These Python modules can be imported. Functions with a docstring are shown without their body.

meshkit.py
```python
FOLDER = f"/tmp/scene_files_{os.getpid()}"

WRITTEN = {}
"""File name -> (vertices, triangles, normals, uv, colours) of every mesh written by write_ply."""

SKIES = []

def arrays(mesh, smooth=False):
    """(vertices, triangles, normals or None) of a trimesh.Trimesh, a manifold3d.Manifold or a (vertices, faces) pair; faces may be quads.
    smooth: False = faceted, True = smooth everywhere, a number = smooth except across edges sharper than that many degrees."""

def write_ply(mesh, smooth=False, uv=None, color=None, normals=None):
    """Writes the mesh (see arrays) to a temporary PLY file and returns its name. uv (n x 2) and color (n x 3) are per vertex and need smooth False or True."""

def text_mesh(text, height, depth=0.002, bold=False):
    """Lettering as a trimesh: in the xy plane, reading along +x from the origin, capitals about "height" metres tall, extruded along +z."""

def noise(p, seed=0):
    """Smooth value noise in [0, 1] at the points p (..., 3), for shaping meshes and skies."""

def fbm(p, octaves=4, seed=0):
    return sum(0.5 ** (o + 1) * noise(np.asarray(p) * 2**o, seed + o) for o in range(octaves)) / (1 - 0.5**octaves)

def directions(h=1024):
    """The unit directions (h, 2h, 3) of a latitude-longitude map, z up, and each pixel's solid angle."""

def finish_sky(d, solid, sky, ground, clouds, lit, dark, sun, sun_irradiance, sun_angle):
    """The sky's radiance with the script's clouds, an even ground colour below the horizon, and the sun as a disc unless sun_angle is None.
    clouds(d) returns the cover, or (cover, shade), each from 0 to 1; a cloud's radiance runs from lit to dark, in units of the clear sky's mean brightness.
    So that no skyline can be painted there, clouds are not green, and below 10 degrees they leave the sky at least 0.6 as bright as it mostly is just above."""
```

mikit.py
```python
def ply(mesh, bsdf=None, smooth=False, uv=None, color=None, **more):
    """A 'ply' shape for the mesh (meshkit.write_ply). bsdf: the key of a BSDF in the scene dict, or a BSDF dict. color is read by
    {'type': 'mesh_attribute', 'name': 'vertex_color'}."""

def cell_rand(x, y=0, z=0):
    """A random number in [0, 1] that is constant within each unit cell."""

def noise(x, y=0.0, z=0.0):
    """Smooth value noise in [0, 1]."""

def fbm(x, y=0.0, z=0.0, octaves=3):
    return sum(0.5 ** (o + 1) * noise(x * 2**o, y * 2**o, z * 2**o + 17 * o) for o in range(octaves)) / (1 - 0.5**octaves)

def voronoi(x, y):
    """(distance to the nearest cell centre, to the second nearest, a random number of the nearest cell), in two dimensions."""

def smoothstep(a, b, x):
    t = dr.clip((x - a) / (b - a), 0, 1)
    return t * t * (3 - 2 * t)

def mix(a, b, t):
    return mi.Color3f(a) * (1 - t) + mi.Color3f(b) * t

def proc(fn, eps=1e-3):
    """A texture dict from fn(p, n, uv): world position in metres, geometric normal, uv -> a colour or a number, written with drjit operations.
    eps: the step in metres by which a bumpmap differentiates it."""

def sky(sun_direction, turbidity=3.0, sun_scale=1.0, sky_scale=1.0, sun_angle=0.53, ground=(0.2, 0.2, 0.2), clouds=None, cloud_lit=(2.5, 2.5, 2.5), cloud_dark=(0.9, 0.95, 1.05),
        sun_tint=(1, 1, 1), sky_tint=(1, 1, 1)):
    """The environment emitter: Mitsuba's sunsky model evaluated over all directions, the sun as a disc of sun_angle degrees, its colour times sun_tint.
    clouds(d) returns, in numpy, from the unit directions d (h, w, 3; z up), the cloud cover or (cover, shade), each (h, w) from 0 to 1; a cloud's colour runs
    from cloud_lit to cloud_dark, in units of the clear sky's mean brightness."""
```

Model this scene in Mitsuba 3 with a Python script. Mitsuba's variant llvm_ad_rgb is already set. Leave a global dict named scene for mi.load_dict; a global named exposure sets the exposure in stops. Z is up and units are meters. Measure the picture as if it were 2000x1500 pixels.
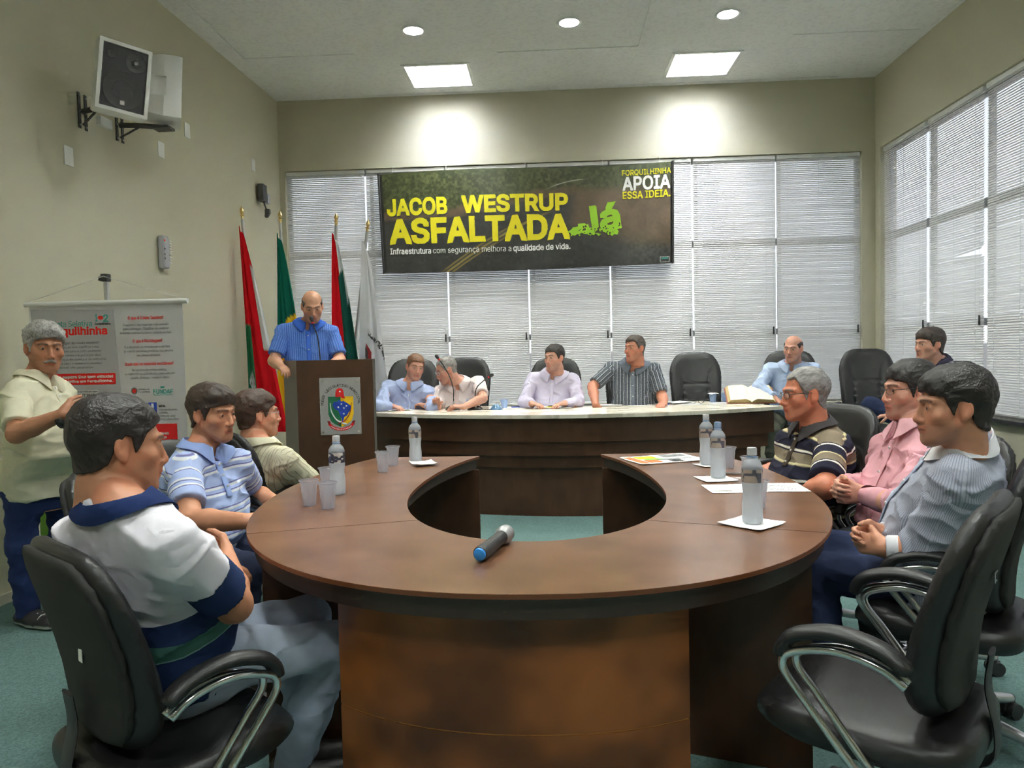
import math, random
import numpy as np
import drjit as dr
import mitsuba as mi
import trimesh
import manifold3d as m3
import shapely
from shapely import affinity
from shapely.geometry import Polygon, Point, box as sbox
from scipy import ndimage
import mikit, meshkit
from mikit import proc, fbm, noise, smoothstep, mix

T = mi.ScalarTransform4f
PI = math.pi
random.seed(5)
rng = np.random.default_rng(5)
scene, labels = {}, {}

# ------------------------------------------------------------------ camera, sky, exposure
CAM_Z, PITCH, YAW, ROLL, FOCAL = 1.30, -0.0414, 0.0515, 0.0226, 1440.0


def cam_vec(x, y):
    c, s = math.cos(ROLL), math.sin(ROLL)
    x, y = c * x - s * y, s * x + c * y
    v = np.array([x, 1.0, -y])
    c, s = math.cos(PITCH), math.sin(PITCH)
    v = np.array([v[0], c * v[1] - s * v[2], s * v[1] + c * v[2]])
    c, s = math.cos(YAW), math.sin(YAW)
    return np.array([c * v[0] - s * v[1], s * v[0] + c * v[1], v[2]])


fwd = cam_vec(0, 0)
upv = -(cam_vec(0, 1) - fwd)
scene['camera'] = {'type': 'perspective', 'fov': math.degrees(2 * math.atan(1000 / FOCAL)), 'fov_axis': 'x', 'near_clip': 0.05, 'far_clip': 200.0,
                   'to_world': T().look_at(origin=[0, 0, CAM_Z], target=[float(fwd[0]), float(fwd[1]), float(CAM_Z + fwd[2])], up=[float(c) for c in upv])}
SKY_SCALE = 5.5
scene['sky'] = mikit.sky([-0.3, -0.6, 0.75], turbidity=4.0, sun_scale=0.0, sky_scale=SKY_SCALE, ground=(.35, .34, .32),
                         clouds=lambda d: np.full(d.shape[:2], 0.75), cloud_lit=(1.3, 1.3, 1.3), cloud_dark=(1.0, 1.0, 1.02))
PANEL_RADIANCE = (60.0, 63.0, 60.5)
DOWN_RADIANCE = (120.0, 114.0, 94.0)
exposure = 0.55

# ------------------------------------------------------------------ materials


def pr(col, rough=0.6, metal=0.0, spec=0.5, two=True, **kw):
    tex = col if isinstance(col, dict) else {'type': 'rgb', 'value': [float(c) for c in col]}
    b = {'type': 'principled', 'base_color': tex, 'roughness': float(rough), 'metallic': float(metal), 'specular': float(spec), **kw}
    return {'type': 'twosided', 'bsdf': b} if two else b


def srgb(r, g, b):
    return [((c / 255) / 12.92 if c / 255 <= 0.04045 else ((c / 255 + 0.055) / 1.055) ** 2.4) for c in (r, g, b)]


def mat(name, d):
    scene['mat_' + name] = d
    return 'mat_' + name


def wood_fn(dark, light, mottle, sx, sy):
    def fn(p, n, uv):
        w = fbm(p.x * 2.2 + 3.1, p.y * 2.2, p.z * 2.2, 2)
        g = fbm(p.x * sx + w * 2.0, p.y * sy, p.z * 6.0, 3)
        m = smoothstep(0.32, 0.70, fbm(p.x * 4.5, p.y * 4.5 + 7, p.z * 4.5, 3))
        t = dr.clip(0.55 * g + mottle * (m - 0.5) + 0.25, 0, 1)
        return mix(dark, light, t)
    return proc(fn)


mat('wall', pr((.57, .535, .41), .92, spec=.2))
mat('ceiling', pr(proc(lambda p, n, uv: mix((.80, .80, .775), (.87, .87, .845), smoothstep(.2, .6, fbm(p.x * 45, p.y * 45, 0, 3)))), .95, spec=.1))
mat('carpet', pr(proc(lambda p, n, uv: mix((.058, .104, .098), (.125, .198, .188), fbm(p.x * 160, p.y * 160, 0, 2))), 1.0, spec=.05))
mat('tabletop', pr(wood_fn((.060, .028, .016), (.175, .084, .045), .35, 4, 4), .22, spec=.6))
mat('table_panel', pr(wood_fn((.050, .015, .005), (.29, .092, .022), .75, 5, 5), .42, spec=.4))
mat('wood_edge', pr((.125, .038, .014), .35))
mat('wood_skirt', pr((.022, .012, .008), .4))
mat('wood_dark', pr(wood_fn((.022, .009, .004), (.060, .025, .011), .3, 25, 25), .38, spec=.4))
mat('wood_inlay', pr((.36, .15, .03), .4))
mat('laminate_grey', pr((.095, .088, .078), .5))
mat('marble', pr(proc(lambda p, n, uv: mix((.72, .67, .56), (.44, .40, .32), smoothstep(.52, .72, fbm(p.x * 5 + 2 * fbm(p.x * 9, p.y * 9), p.y * 9, 0, 3)))), .12, spec=.6))
mat('leather', pr((.0065, .0065, .007), .42, spec=.45))
mat('back_fabric', pr((.012, .012, .011), .75, spec=.3))
mat('chrome', pr((.82, .82, .84), .12, metal=1.0))
mat('alu', pr((.62, .62, .63), .38, metal=.9))
mat('steel_plate', pr((.55, .55, .56), .45, metal=.75))
mat('black_plastic', pr((.012, .012, .013), .45))
mat('black_metal', pr((.016, .016, .018), .5))
mat('white_plastic', pr((.78, .78, .76), .45))
mat('grille', pr((.010, .010, .011), .7))
mat('cone', pr((.004, .004, .004), .5))
mat('grey_plastic', pr((.40, .40, .44), .5))
mat('white_metal', pr((.74, .75, .74), .45))
mat('blind_white', pr((.80, .81, .81), .5))
mat('window_frame', pr((.40, .40, .40), .5))
mat('glass', {'type': 'thindielectric', 'int_ior': 1.5, 'ext_ior': 1.0})
mat('paper', pr((.86, .86, .84), .8))
mat('gold', pr((.80, .60, .26), .25, metal=1.0))
mat('red', pr(srgb(205, 28, 30), .6))
mat('dark_red', pr((.20, .01, .012), .6))
mat('green', pr(srgb(20, 95, 60), .6))
mat('yellow', pr(srgb(240, 190, 20), .6))
mat('blue', pr(srgb(30, 60, 160), .6))
mat('white_print', pr((.80, .80, .80), .7))
mat('black_print', pr((.02, .02, .022), .7))
mat('grey_print', pr((.16, .16, .17), .7))
mat('teal_print', pr(srgb(70, 150, 140), .7))
mat('yellow_print', pr(srgb(232, 216, 30), .45))
mat('lime_print', pr(srgb(150, 200, 45), .45))
mat('banner_white', pr((.62, .62, .64), .6))
mat('banner_grey', pr((.42, .42, .44), .6))
mat('green_print', pr(srgb(120, 170, 70), .7))
mat('orange_print', pr(srgb(225, 110, 60), .7))
mat('cup', {'type': 'principledthin', 'base_color': {'type': 'rgb', 'value': [.84, .85, .92]}, 'roughness': .2, 'spec_trans': .68, 'diff_trans': 1.0, 'eta': 1.3})
mat('cup_blue', {'type': 'principledthin', 'base_color': {'type': 'rgb', 'value': [.55, .68, .90]}, 'roughness': .4, 'spec_trans': .25, 'diff_trans': 1.0, 'eta': 1.3})
mat('pet', {'type': 'principledthin', 'base_color': {'type': 'rgb', 'value': [.86, .90, .95]}, 'roughness': .22, 'spec_trans': .62, 'diff_trans': 1.0, 'eta': 1.35})
mat('pet_frost', {'type': 'principledthin', 'base_color': {'type': 'rgb', 'value': [.84, .88, .93]}, 'roughness': .5, 'spec_trans': .22, 'diff_trans': 1.1, 'eta': 1.3})
mat('cap', pr((.62, .64, .68), .45))
mat('cap_blue', pr((.25, .36, .55), .45))
mat('label_dark', pr(proc(lambda p, n, uv: mix((.03, .03, .05), (.62, .58, .56), smoothstep(.50, .56, noise(uv.x * 70, uv.y * 130)))), .35))
mat('label_silver', pr(proc(lambda p, n, uv: mix((.10, .10, .13), (.52, .45, .40), smoothstep(.28, .42, noise(uv.x * 55, uv.y * 90)))), .35, metal=.3))
mat('led_red', {'type': 'twosided', 'bsdf': {'type': 'diffuse', 'reflectance': {'type': 'rgb', 'value': [.9, .05, .05]}}})
mat('page', pr((.80, .76, .62), .8))
mat('page_edge', pr((.55, .42, .20), .7))
mat('book_cover', pr((.22, .06, .03), .6))
mat('bell_blue', pr((.10, .22, .38), .25, spec=.7))
mat('mic_grille', pr((.45, .45, .46), .45, metal=.8))
mat('mic_blue', pr((.02, .22, .62), .4))
mat('glass_lens', {'type': 'thindielectric', 'int_ior': 1.4, 'ext_ior': 1.0})
mat('baseboard', pr((.60, .57, .46), .7))
VC = {'type': 'mesh_attribute', 'name': 'vertex_color'}
mat('skin', pr(dict(VC), .48, spec=.35))
_hb = {'type': 'bumpmap', 'arbitrary': proc(lambda p, n, uv: fbm(p.x * 260, p.y * 260, p.z * 120, 2), 5e-4), 'scale': .0035, 'bsdf': {'type': 'principled', 'base_color': dict(VC), 'roughness': .45, 'specular': .4}}
mat('hair', {'type': 'twosided', 'bsdf': _hb})
mat('cloth', pr(dict(VC), .9, spec=.15))
mat('shoe', pr(dict(VC), .5))

# ------------------------------------------------------------------ helpers


def num(key):
    if key not in scene and key not in labels:
        return key
    i = 1
    while f'{key}_{i:03d}' in scene or f'{key}_{i:03d}' in labels:
        i += 1
    return f'{key}_{i:03d}'


def thing(name, label, cat, group=None):
    k = num(name)
    labels[k] = {'label': label, 'category': cat}
    if group:
        labels[k]['group'] = group
    return k


def put(key, shape, tw=None, label=None, kind=None):
    k = num(key)
    if tw is not None:
        shape = {**shape, 'to_world': tw}
    scene[k] = shape
    d = {}
    if label:
        d['label'] = label
    if kind:
        d['kind'] = kind
    if d:
        labels[k] = {**labels.get(k, {}), **d}
    return k


def obj(key, mesh, m, smooth=False, tw=None, label=None, kind=None, **kw):
    return put(key, mikit.ply(mesh, 'mat_' + m, smooth, **kw), tw, label, kind)


def single(name, mesh, m, label, cat, smooth=False, group=None, tw=None):
    k = num(name)
    scene[k] = mikit.ply(mesh, 'mat_' + m, smooth)
    if tw is not None:
        scene[k]['to_world'] = tw
    labels[k] = {'label': label, 'category': cat}
    if group:
        labels[k]['group'] = group
    return k


def struct(name, mesh, m, smooth=False, label=None):
    k = obj(name, mesh, m, smooth)
    labels[k] = {'kind': 'structure'}
    if label:
        labels[k]['label'] = label
    return k


cat_ = trimesh.util.concatenate


def bx(x0, x1, y0, y1, z0, z1):
    b = trimesh.creation.box(extents=(x1 - x0, y1 - y0, z1 - z0))
    b.apply_translation(((x0 + x1) / 2, (y0 + y1) / 2, (z0 + z1) / 2))
    return b


def rbox(sx, sy, sz, r=0.004, seg=2):
    """rounded box centred at the origin"""
    s = [trimesh.creation.icosphere(subdivisions=seg - 1, radius=r) for _ in range(8)]
    pts = []
    for i, (a, b, c) in enumerate([(a, b, c) for a in (-1, 1) for b in (-1, 1) for c in (-1, 1)]):
        pts.append(s[i].vertices + np.array([a * (sx / 2 - r), b * (sy / 2 - r), c * (sz / 2 - r)]))
    return trimesh.convex.convex_hull(np.vstack(pts))


def rb(x0, x1, y0, y1, z0, z1, r=0.004):
    m = rbox(x1 - x0, y1 - y0, z1 - z0, r)
    m.apply_translation(((x0 + x1) / 2, (y0 + y1) / 2, (z0 + z1) / 2))
    return m


def cyl(p0, p1, r, n=20, r1=None):
    p0, p1 = np.array(p0, float), np.array(p1, float)
    return tube([p0, p1], [r, r if r1 is None else r1], n)


def tube(pts, r, n=10, cap=True, flat=1.0, upref=None):
    """swept round (or flattened) section along a polyline"""
    p = np.array(pts, float)
    m = len(p)
    r = np.broadcast_to(np.asarray(r, float), (m,))
    t = np.gradient(p, axis=0)
    t /= np.linalg.norm(t, axis=1, keepdims=True) + 1e-12
    ref = np.array(upref if upref is not None else ([0, 0, 1.0] if abs(t[0][2]) < .9 else [1.0, 0, 0]))
    A = []
    a = np.cross(t[0], ref)
    a /= np.linalg.norm(a)
    for i in range(m):
        if upref is not None:
            a = np.cross(t[i], ref)
        a = a - t[i] * (a @ t[i])
        a /= np.linalg.norm(a) + 1e-12
        A.append(a)
    A = np.array(A)
    B = np.cross(t, A)
    ang = np.arange(n) * 2 * PI / n
    v = p[:, None] + r[:, None, None] * (np.cos(ang)[None, :, None] * A[:, None] + flat * np.sin(ang)[None, :, None] * B[:, None])
    v = v.reshape(-1, 3)
    f = []
    for i in range(m - 1):
        for j in range(n):
            a0, a1, b0, b1 = i * n + j, i * n + (j + 1) % n, (i + 1) * n + j, (i + 1) * n + (j + 1) % n
            f += [[a0, a1, b1], [a0, b1, b0]]
    if cap:
        v = np.vstack([v, p[0], p[-1]])
        for j in range(n):
            f += [[m * n, (j + 1) % n, j], [m * n + 1, (m - 1) * n + j, (m - 1) * n + (j + 1) % n]]
    return trimesh.Trimesh(v, np.array(f), process=False)


def curve(pts, n=40):
    """Catmull-Rom through the points"""
    p = np.array(pts, float)
    p = np.vstack([2 * p[0] - p[1], p, 2 * p[-1] - p[-2]])
    out = []
    k = max(2, n // (len(p) - 3))
    for i in range(1, len(p) - 2):
        for t in np.linspace(0, 1, k, endpoint=False):
            out.append(.5 * (2 * p[i] + (p[i + 1] - p[i - 1]) * t + (2 * p[i - 1] - 5 * p[i] + 4 * p[i + 1] - p[i + 2]) * t * t + (3 * p[i] - p[i - 1] - 3 * p[i + 1] + p[i + 2]) * t ** 3))
    out.append(p[-2])
    return np.array(out)


def lathe(profile, n=32):
    return trimesh.creation.revolve(np.array(profile, float), sections=n)


def lathe_uv(profile, n=32):
    p = np.array(profile, float)
    m = len(p)
    ang = np.linspace(0, 2 * PI, n + 1)
    v = np.array([[r * math.cos(a), r * math.sin(a), z] for r, z in p for a in ang])
    uv = np.array([[a / (2 * PI) * .2, z] for r, z in p for a in ang])
    f = []
    for i in range(m - 1):
        for j in range(n):
            a = i * (n + 1) + j
            f += [[a, a + 1, a + n + 2], [a, a + n + 2, a + n + 1]]
    return trimesh.Trimesh(v, np.array(f), process=False), uv


def extr(poly, h):
    polys = list(getattr(poly, 'geoms', [poly]))
    return cat_([trimesh.creation.extrude_polygon(g, h, engine='earcut') for g in polys if g.area > 1e-10])


def move(m, x=0, y=0, z=0, rz=0):
    m = m.copy()
    if rz:
        m.apply_transform(trimesh.transformations.rotation_matrix(rz, [0, 0, 1]))
    m.apply_translation((x, y, z))
    return m


_txt = {}


def text_poly(s, h, weight=0.0):
    """outline of a line of lettering, reading along +x from the origin; weight thickens the strokes (in units of h)"""
    k = (s, weight)
    if k not in _txt:
        m = meshkit.text_mesh(s, 1.0, .01)
        tri = m.triangles[m.face_normals[:, 2] > .9][:, :, :2]
        P = shapely.union_all([Polygon(t) for t in tri if Polygon(t).is_valid]).buffer(.004)
        if weight:
            P = P.simplify(.016).buffer(weight, join_style=2, mitre_limit=2.5)
        _txt[k] = P.simplify(.012)
    return affinity.scale(_txt[k], h, h, origin=(0, 0))


def fit_text(s, x0, x1, y, h, weight=0.0, align='fit'):
    """text with its baseline at y; fitted to x0..x1, or left-aligned / centred at natural width"""
    P = text_poly(s, h, weight)
    a, b, c, d = P.bounds
    if align == 'fit':
        P = affinity.scale(P, (x1 - x0) / (c - a), 1, origin=(a, 0))
        return affinity.translate(P, x0 - a, y)
    if align == 'left':
        return affinity.translate(P, x0 - a, y)
    return affinity.translate(P, (x0 + x1) / 2 - (a + c) / 2, y)


def plane_map(mesh, o, ex, ey):
    """mesh in (x, y, z) -> o + x ex + y ey + z (ex x ey)"""
    ex, ey = np.array(ex, float), np.array(ey, float)
    ez = np.cross(ex, ey)
    m = mesh.copy()
    m.vertices = np.array(o, float) + m.vertices[:, :1] * ex + m.vertices[:, 1:2] * ey + m.vertices[:, 2:] * ez
    return m


def frame(loc, face=(0, 1), up=(0, 0, 1)):
    """transform whose +y looks along face (in plan)"""
    return T().translate([float(c) for c in loc]).rotate([0, 0, 1], math.degrees(math.atan2(face[1], face[0])) - 90)


# ------------------------------------------------------------------ signed distance fields and their surfaces


def smin(a, b, k):
    if k <= 0:
        return np.minimum(a, b)
    h = np.clip(.5 + .5 * (b - a) / k, 0, 1)
    return b + (a - b) * h - k * h * (1 - h)


def smax(a, b, k):
    return -smin(-a, -b, k)


class Field:
    def __init__(s, lo, hi, h, fine=()):
        s.ax = []
        for d in range(3):
            stops = [(lo[d], hi[d], h)]
            for (fl, fh, fs) in fine:
                new = []
                for a, b, st in stops:
                    c0, c1 = max(a, fl[d]), min(b, fh[d])
                    if c0 >= c1 or st <= fs:
                        new.append((a, b, st))
                        continue
                    if a < c0:
                        new.append((a, c0, st))
                    new.append((c0, c1, fs))
                    if c1 < b:
                        new.append((c1, b, st))
                stops = new
            g = []
            for a, b, st in stops:
                n = max(1, int(math.ceil((b - a) / st)))
                g += list(a + (b - a) * np.arange(n) / n)
            g.append(hi[d])
            s.ax.append(np.array(g))
        s.D = np.full([len(a) for a in s.ax], 1.0, np.float32)

    def sub(s, lo, hi):
        sl = tuple(slice(max(0, int(np.searchsorted(a, l)) - 1), int(np.searchsorted(a, u)) + 1) for a, l, u in zip(s.ax, lo, hi))
        X, Y, Z = (a[q].astype(np.float32) for a, q in zip(s.ax, sl))
        return sl, X[:, None, None], Y[None, :, None], Z[None, None, :]

    def add(s, fn, lo, hi, k=.01, sub=False):
        sl, X, Y, Z = s.sub(np.array(lo) - k - .01, np.array(hi) + k + .01)
        if min(s.D[sl].shape) == 0:
            return
        d = fn(X, Y, Z)
        s.D[sl] = smax(s.D[sl], -d, k) if sub else smin(s.D[sl], d, k)

    def cone(s, a, b, ra, rb, k=.01, sub=False):
        a, b = np.array(a, np.float32), np.array(b, np.float32)
        ab = b - a
        L = max(float(ab @ ab), 1e-9)

        def fn(X, Y, Z):
            x, y, z = X - a[0], Y - a[1], Z - a[2]
            t = np.clip((x * ab[0] + y * ab[1] + z * ab[2]) / L, 0, 1)
            return np.sqrt((x - t * ab[0]) ** 2 + (y - t * ab[1]) ** 2 + (z - t * ab[2]) ** 2) - (ra + t * (rb - ra))
        r = max(ra, rb)
        s.add(fn, np.minimum(a, b) - r, np.maximum(a, b) + r, k, sub)

    def ell(s, c, r, R=None, k=.01, sub=False):
        c, r = np.array(c, np.float32), np.array(r, np.float32)
        R = np.eye(3) if R is None else np.array(R)

        def fn(X, Y, Z):
            x, y, z = X - c[0], Y - c[1], Z - c[2]
            u = [R[i, 0] * x + R[i, 1] * y + R[i, 2] * z for i in range(3)]
            k0 = np.sqrt(sum((u[i] / r[i]) ** 2 for i in range(3)))
            k1 = np.sqrt(sum((u[i] / r[i] ** 2) ** 2 for i in range(3))) + 1e-6
            return k0 * (k0 - 1) / k1
        s.add(fn, c - r.max(), c + r.max(), k, sub)

    def cut(s, o, n, k=0.0):
        """keep the side that n points away from"""
        o, n = np.array(o, float), np.array(n, float) / np.linalg.norm(n)
        X, Y, Z = (a.astype(np.float32) for a in s.ax)
        d = (X[:, None, None] - o[0]) * n[0] + (Y[None, :, None] - o[1]) * n[1] + (Z[None, None, :] - o[2]) * n[2]
        s.D = smax(s.D, d, k)

    def mesh(s, smooth=1):
        D = s.D
        for d in range(3):
            for e in (0, -1):
                ix = [slice(None)] * 3
                ix[d] = e
                D[tuple(ix)] = np.maximum(D[tuple(ix)], 1e-4)
        I = D < 0
        c = np.zeros([n - 1 for n in D.shape], np.uint8)
        offs = [(i, j, k) for i in (0, 1) for j in (0, 1) for k in (0, 1)]
        for i, j, k in offs:
            c += I[i:c.shape[0] + i, j:c.shape[1] + j, k:c.shape[2] + k]
        cells = np.argwhere((c > 0) & (c < 8))
        if not len(cells):
            raise ValueError('empty field')
        vals = np.stack([D[cells[:, 0] + i, cells[:, 1] + j, cells[:, 2] + k] for i, j, k in offs], 1)
        acc, cnt = np.zeros((len(cells), 3)), np.zeros(len(cells))
        for a in range(8):
            for b in range(a + 1, 8):
                oa, ob = np.array(offs[a]), np.array(offs[b])
                if np.abs(oa - ob).sum() != 1:
                    continue
                va, vb = vals[:, a], vals[:, b]
                m = (va < 0) != (vb < 0)
                t = np.where(m, va / np.where(va - vb == 0, 1, va - vb), 0)
                acc += m[:, None] * (oa + t[:, None] * (ob - oa))
                cnt += m
        acc /= cnt[:, None]
        P = np.stack([s.ax[d][cells[:, d]] + acc[:, d] * (s.ax[d][cells[:, d] + 1] - s.ax[d][cells[:, d]]) for d in range(3)], 1)
        idx = np.full(c.shape, -1, np.int64)
        idx[tuple(cells.T)] = np.arange(len(cells))
        F = []
        for d in range(3):
            e1, e2 = (d + 1) % 3, (d + 2) % 3
            A = np.take(I, range(0, I.shape[d] - 1), d)
            B = np.take(I, range(1, I.shape[d]), d)
            g = np.argwhere(A != B)
            g = g[(g[:, e1] > 0) & (g[:, e2] > 0) & (g[:, e1] < c.shape[e1]) & (g[:, e2] < c.shape[e2])]
            q = []
            for o1, o2 in ((-1, -1), (0, -1), (0, 0), (-1, 0)):
                h = g.copy()
                h[:, e1] += o1
                h[:, e2] += o2
                q.append(idx[tuple(h.T)])
            q = np.stack(q, 1)
            flip = ~A[tuple(g.T)]
            q[flip] = q[flip][:, ::-1]
            F.append(q)
        F = np.vstack(F)
        tri = np.vstack([F[:, [0, 1, 2]], F[:, [0, 2, 3]]])
        if smooth:
            e = np.vstack([F[:, [0, 1]], F[:, [1, 2]], F[:, [2, 3]], F[:, [3, 0]]])
            from scipy.sparse import coo_matrix
            n = len(P)
            M = coo_matrix((np.ones(len(e)), (e[:, 0], e[:, 1])), (n, n)).tocsr()
            M = M + M.T
            deg = np.asarray(M.sum(1)).ravel() + 1e-9
            for it in range(smooth):
                for lam in (.5, -.52):
                    P = P + lam * ((M @ P) / deg[:, None] - P)
        return trimesh.Trimesh(P, tri, process=False)


def unit(v):
    v = np.array(v, float)
    return v / (np.linalg.norm(v) + 1e-12)

# ------------------------------------------------------------------ the room
D, XR, ZC, ZW, ZB = 7.873, 3.395, 4.050, 3.306, 0.722
NEAR = -3.2


def xl(y):
    return -2.859 + (y - D) * 0.033


struct('floor', bx(-3.9, XR + .4, NEAR - .2, D + .4, -.15, 0), 'carpet')
# ceiling slab with the joints of its boards cut into it
slab = m3.Manifold.cube((8.0, D - NEAR + .5, .2)).translate((-4.2, NEAR - .2, ZC))
gro = m3.Manifold()
for (x0, x1, y0, y1) in [(-2.74, -1.72, 6.73, 6.745), (-2.74, -2.725, 2.5, 6.745), (-.42, .86, 6.83, 6.845), (.845, .86, 2.5, 6.845), (2.2, 3.30, 6.73, 6.745),
                         (2.2, 2.215, 2.5, 5.9), (-1.9, -.25, 7.80, 7.815), (.75, 3.0, 7.80, 7.815), (-2.74, 3.3, 4.0, 4.012), (-2.74, 3.3, 1.2, 1.212)]:
    gro += m3.Manifold.cube((x1 - x0, y1 - y0, .02)).translate((x0, y0, ZC - .008))
DOWN = [(-1.093, 6.31), (.222, 6.29), (1.522, 6.27), (-1.09, 3.2), (.22, 3.2), (1.52, 3.2)]
PANELS = [(-1.025, 7.34), (1.525, 7.33), (-1.025, 4.6), (1.525, 4.6), (-1.025, 1.9), (1.525, 1.9), (-1.025, -.8), (1.525, -.8)]
for x, y in DOWN:
    gro += m3.Manifold.cylinder(.13, .092, .092, 40).translate((x, y, ZC - .02))
for x, y in PANELS:
    gro += m3.Manifold.cube((.60, .56, .10)).translate((x - .30, y - .28, ZC - .02))
struct('ceiling', slab - gro, 'ceiling')

WT = .16
# left wall, slightly out of square
wl = trimesh.creation.extrude_polygon(Polygon([(xl(NEAR), NEAR), (xl(D + .2), D + .2), (xl(D + .2) - .2, D + .2), (xl(NEAR) - .2, NEAR)]), ZC)
struct('wall_left', wl, 'wall')
bb = trimesh.creation.extrude_polygon(Polygon([(xl(NEAR) + .012, NEAR), (xl(D) + .012, D), (xl(D), D), (xl(NEAR), NEAR)]), .055)
struct('baseboard_left', bb, 'baseboard')
WX0, WX1 = -2.800, 3.262
back = m3.Manifold.cube((XR + .2 + 3.2, WT, ZC)).translate((-3.2, D, 0)) - m3.Manifold.cube((WX1 - WX0, 1, ZW - ZB)).translate((WX0, D - .3, ZB))
struct('wall_back', back, 'wall')
WY0, WY1 = 1.58, 7.752
right = m3.Manifold.cube((WT, D + .2 - NEAR, ZC)).translate((XR, NEAR, 0)) - m3.Manifold.cube((1, WY1 - WY0, ZW - ZB)).translate((XR - .3, WY0, ZB))
struct('wall_right', right, 'wall')
struct('wall_front', bx(-3.6, XR + .2, NEAR - .15, NEAR, 0, ZC), 'wall')
struct('baseboard_right', bx(XR - .012, XR, NEAR, D, 0, .055), 'baseboard')
struct('baseboard_back', bx(xl(D), XR, D - .012, D, .0, .055), 'baseboard')

GAPX = [WX0 + i * (WX1 - WX0) / 7 for i in range(8)]
GAPY = [WY1 - i * .8817 for i in range(8)]
# window frames and panes
for wn, (gaps, along) in {'window_1': (GAPX, 'x'), 'window_2': (GAPY[::-1], 'y')}.items():
    def wb(a0, a1, d0, d1, z0, z1):
        return bx(a0, a1, D + d0, D + d1, z0, z1) if along == 'x' else bx(XR + d0, XR + d1, a0, a1, z0, z1)
    parts = [wb(gaps[0], gaps[-1], .085, .135, ZB, ZB + .05), wb(gaps[0], gaps[-1], .085, .135, ZW - .05, ZW), wb(gaps[0], gaps[-1], .09, .13, 2.38, 2.45), wb(gaps[0], gaps[-1], .09, .13, 1.44, 1.50)]
    posts = [gaps[0] + .016] + [a + .05 for a in gaps[1:-1]] + [gaps[-1] - .016]
    for g in posts:
        parts.append(wb(g - .016, g + .016, .088, .132, ZB, ZW))
    k = struct(wn, cat_(parts), 'window_frame')
    for i in range(len(posts) - 1):
        obj(k + '__pane', wb(posts[i] + .016, posts[i + 1] - .016, .108, .1085, ZB + .05, ZW - .05), 'glass')
    obj(k + '__sill', wb(gaps[0], gaps[-1], -.035, .08, ZB - .03, ZB), 'black_metal' if along == 'y' else 'baseboard')

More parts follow.
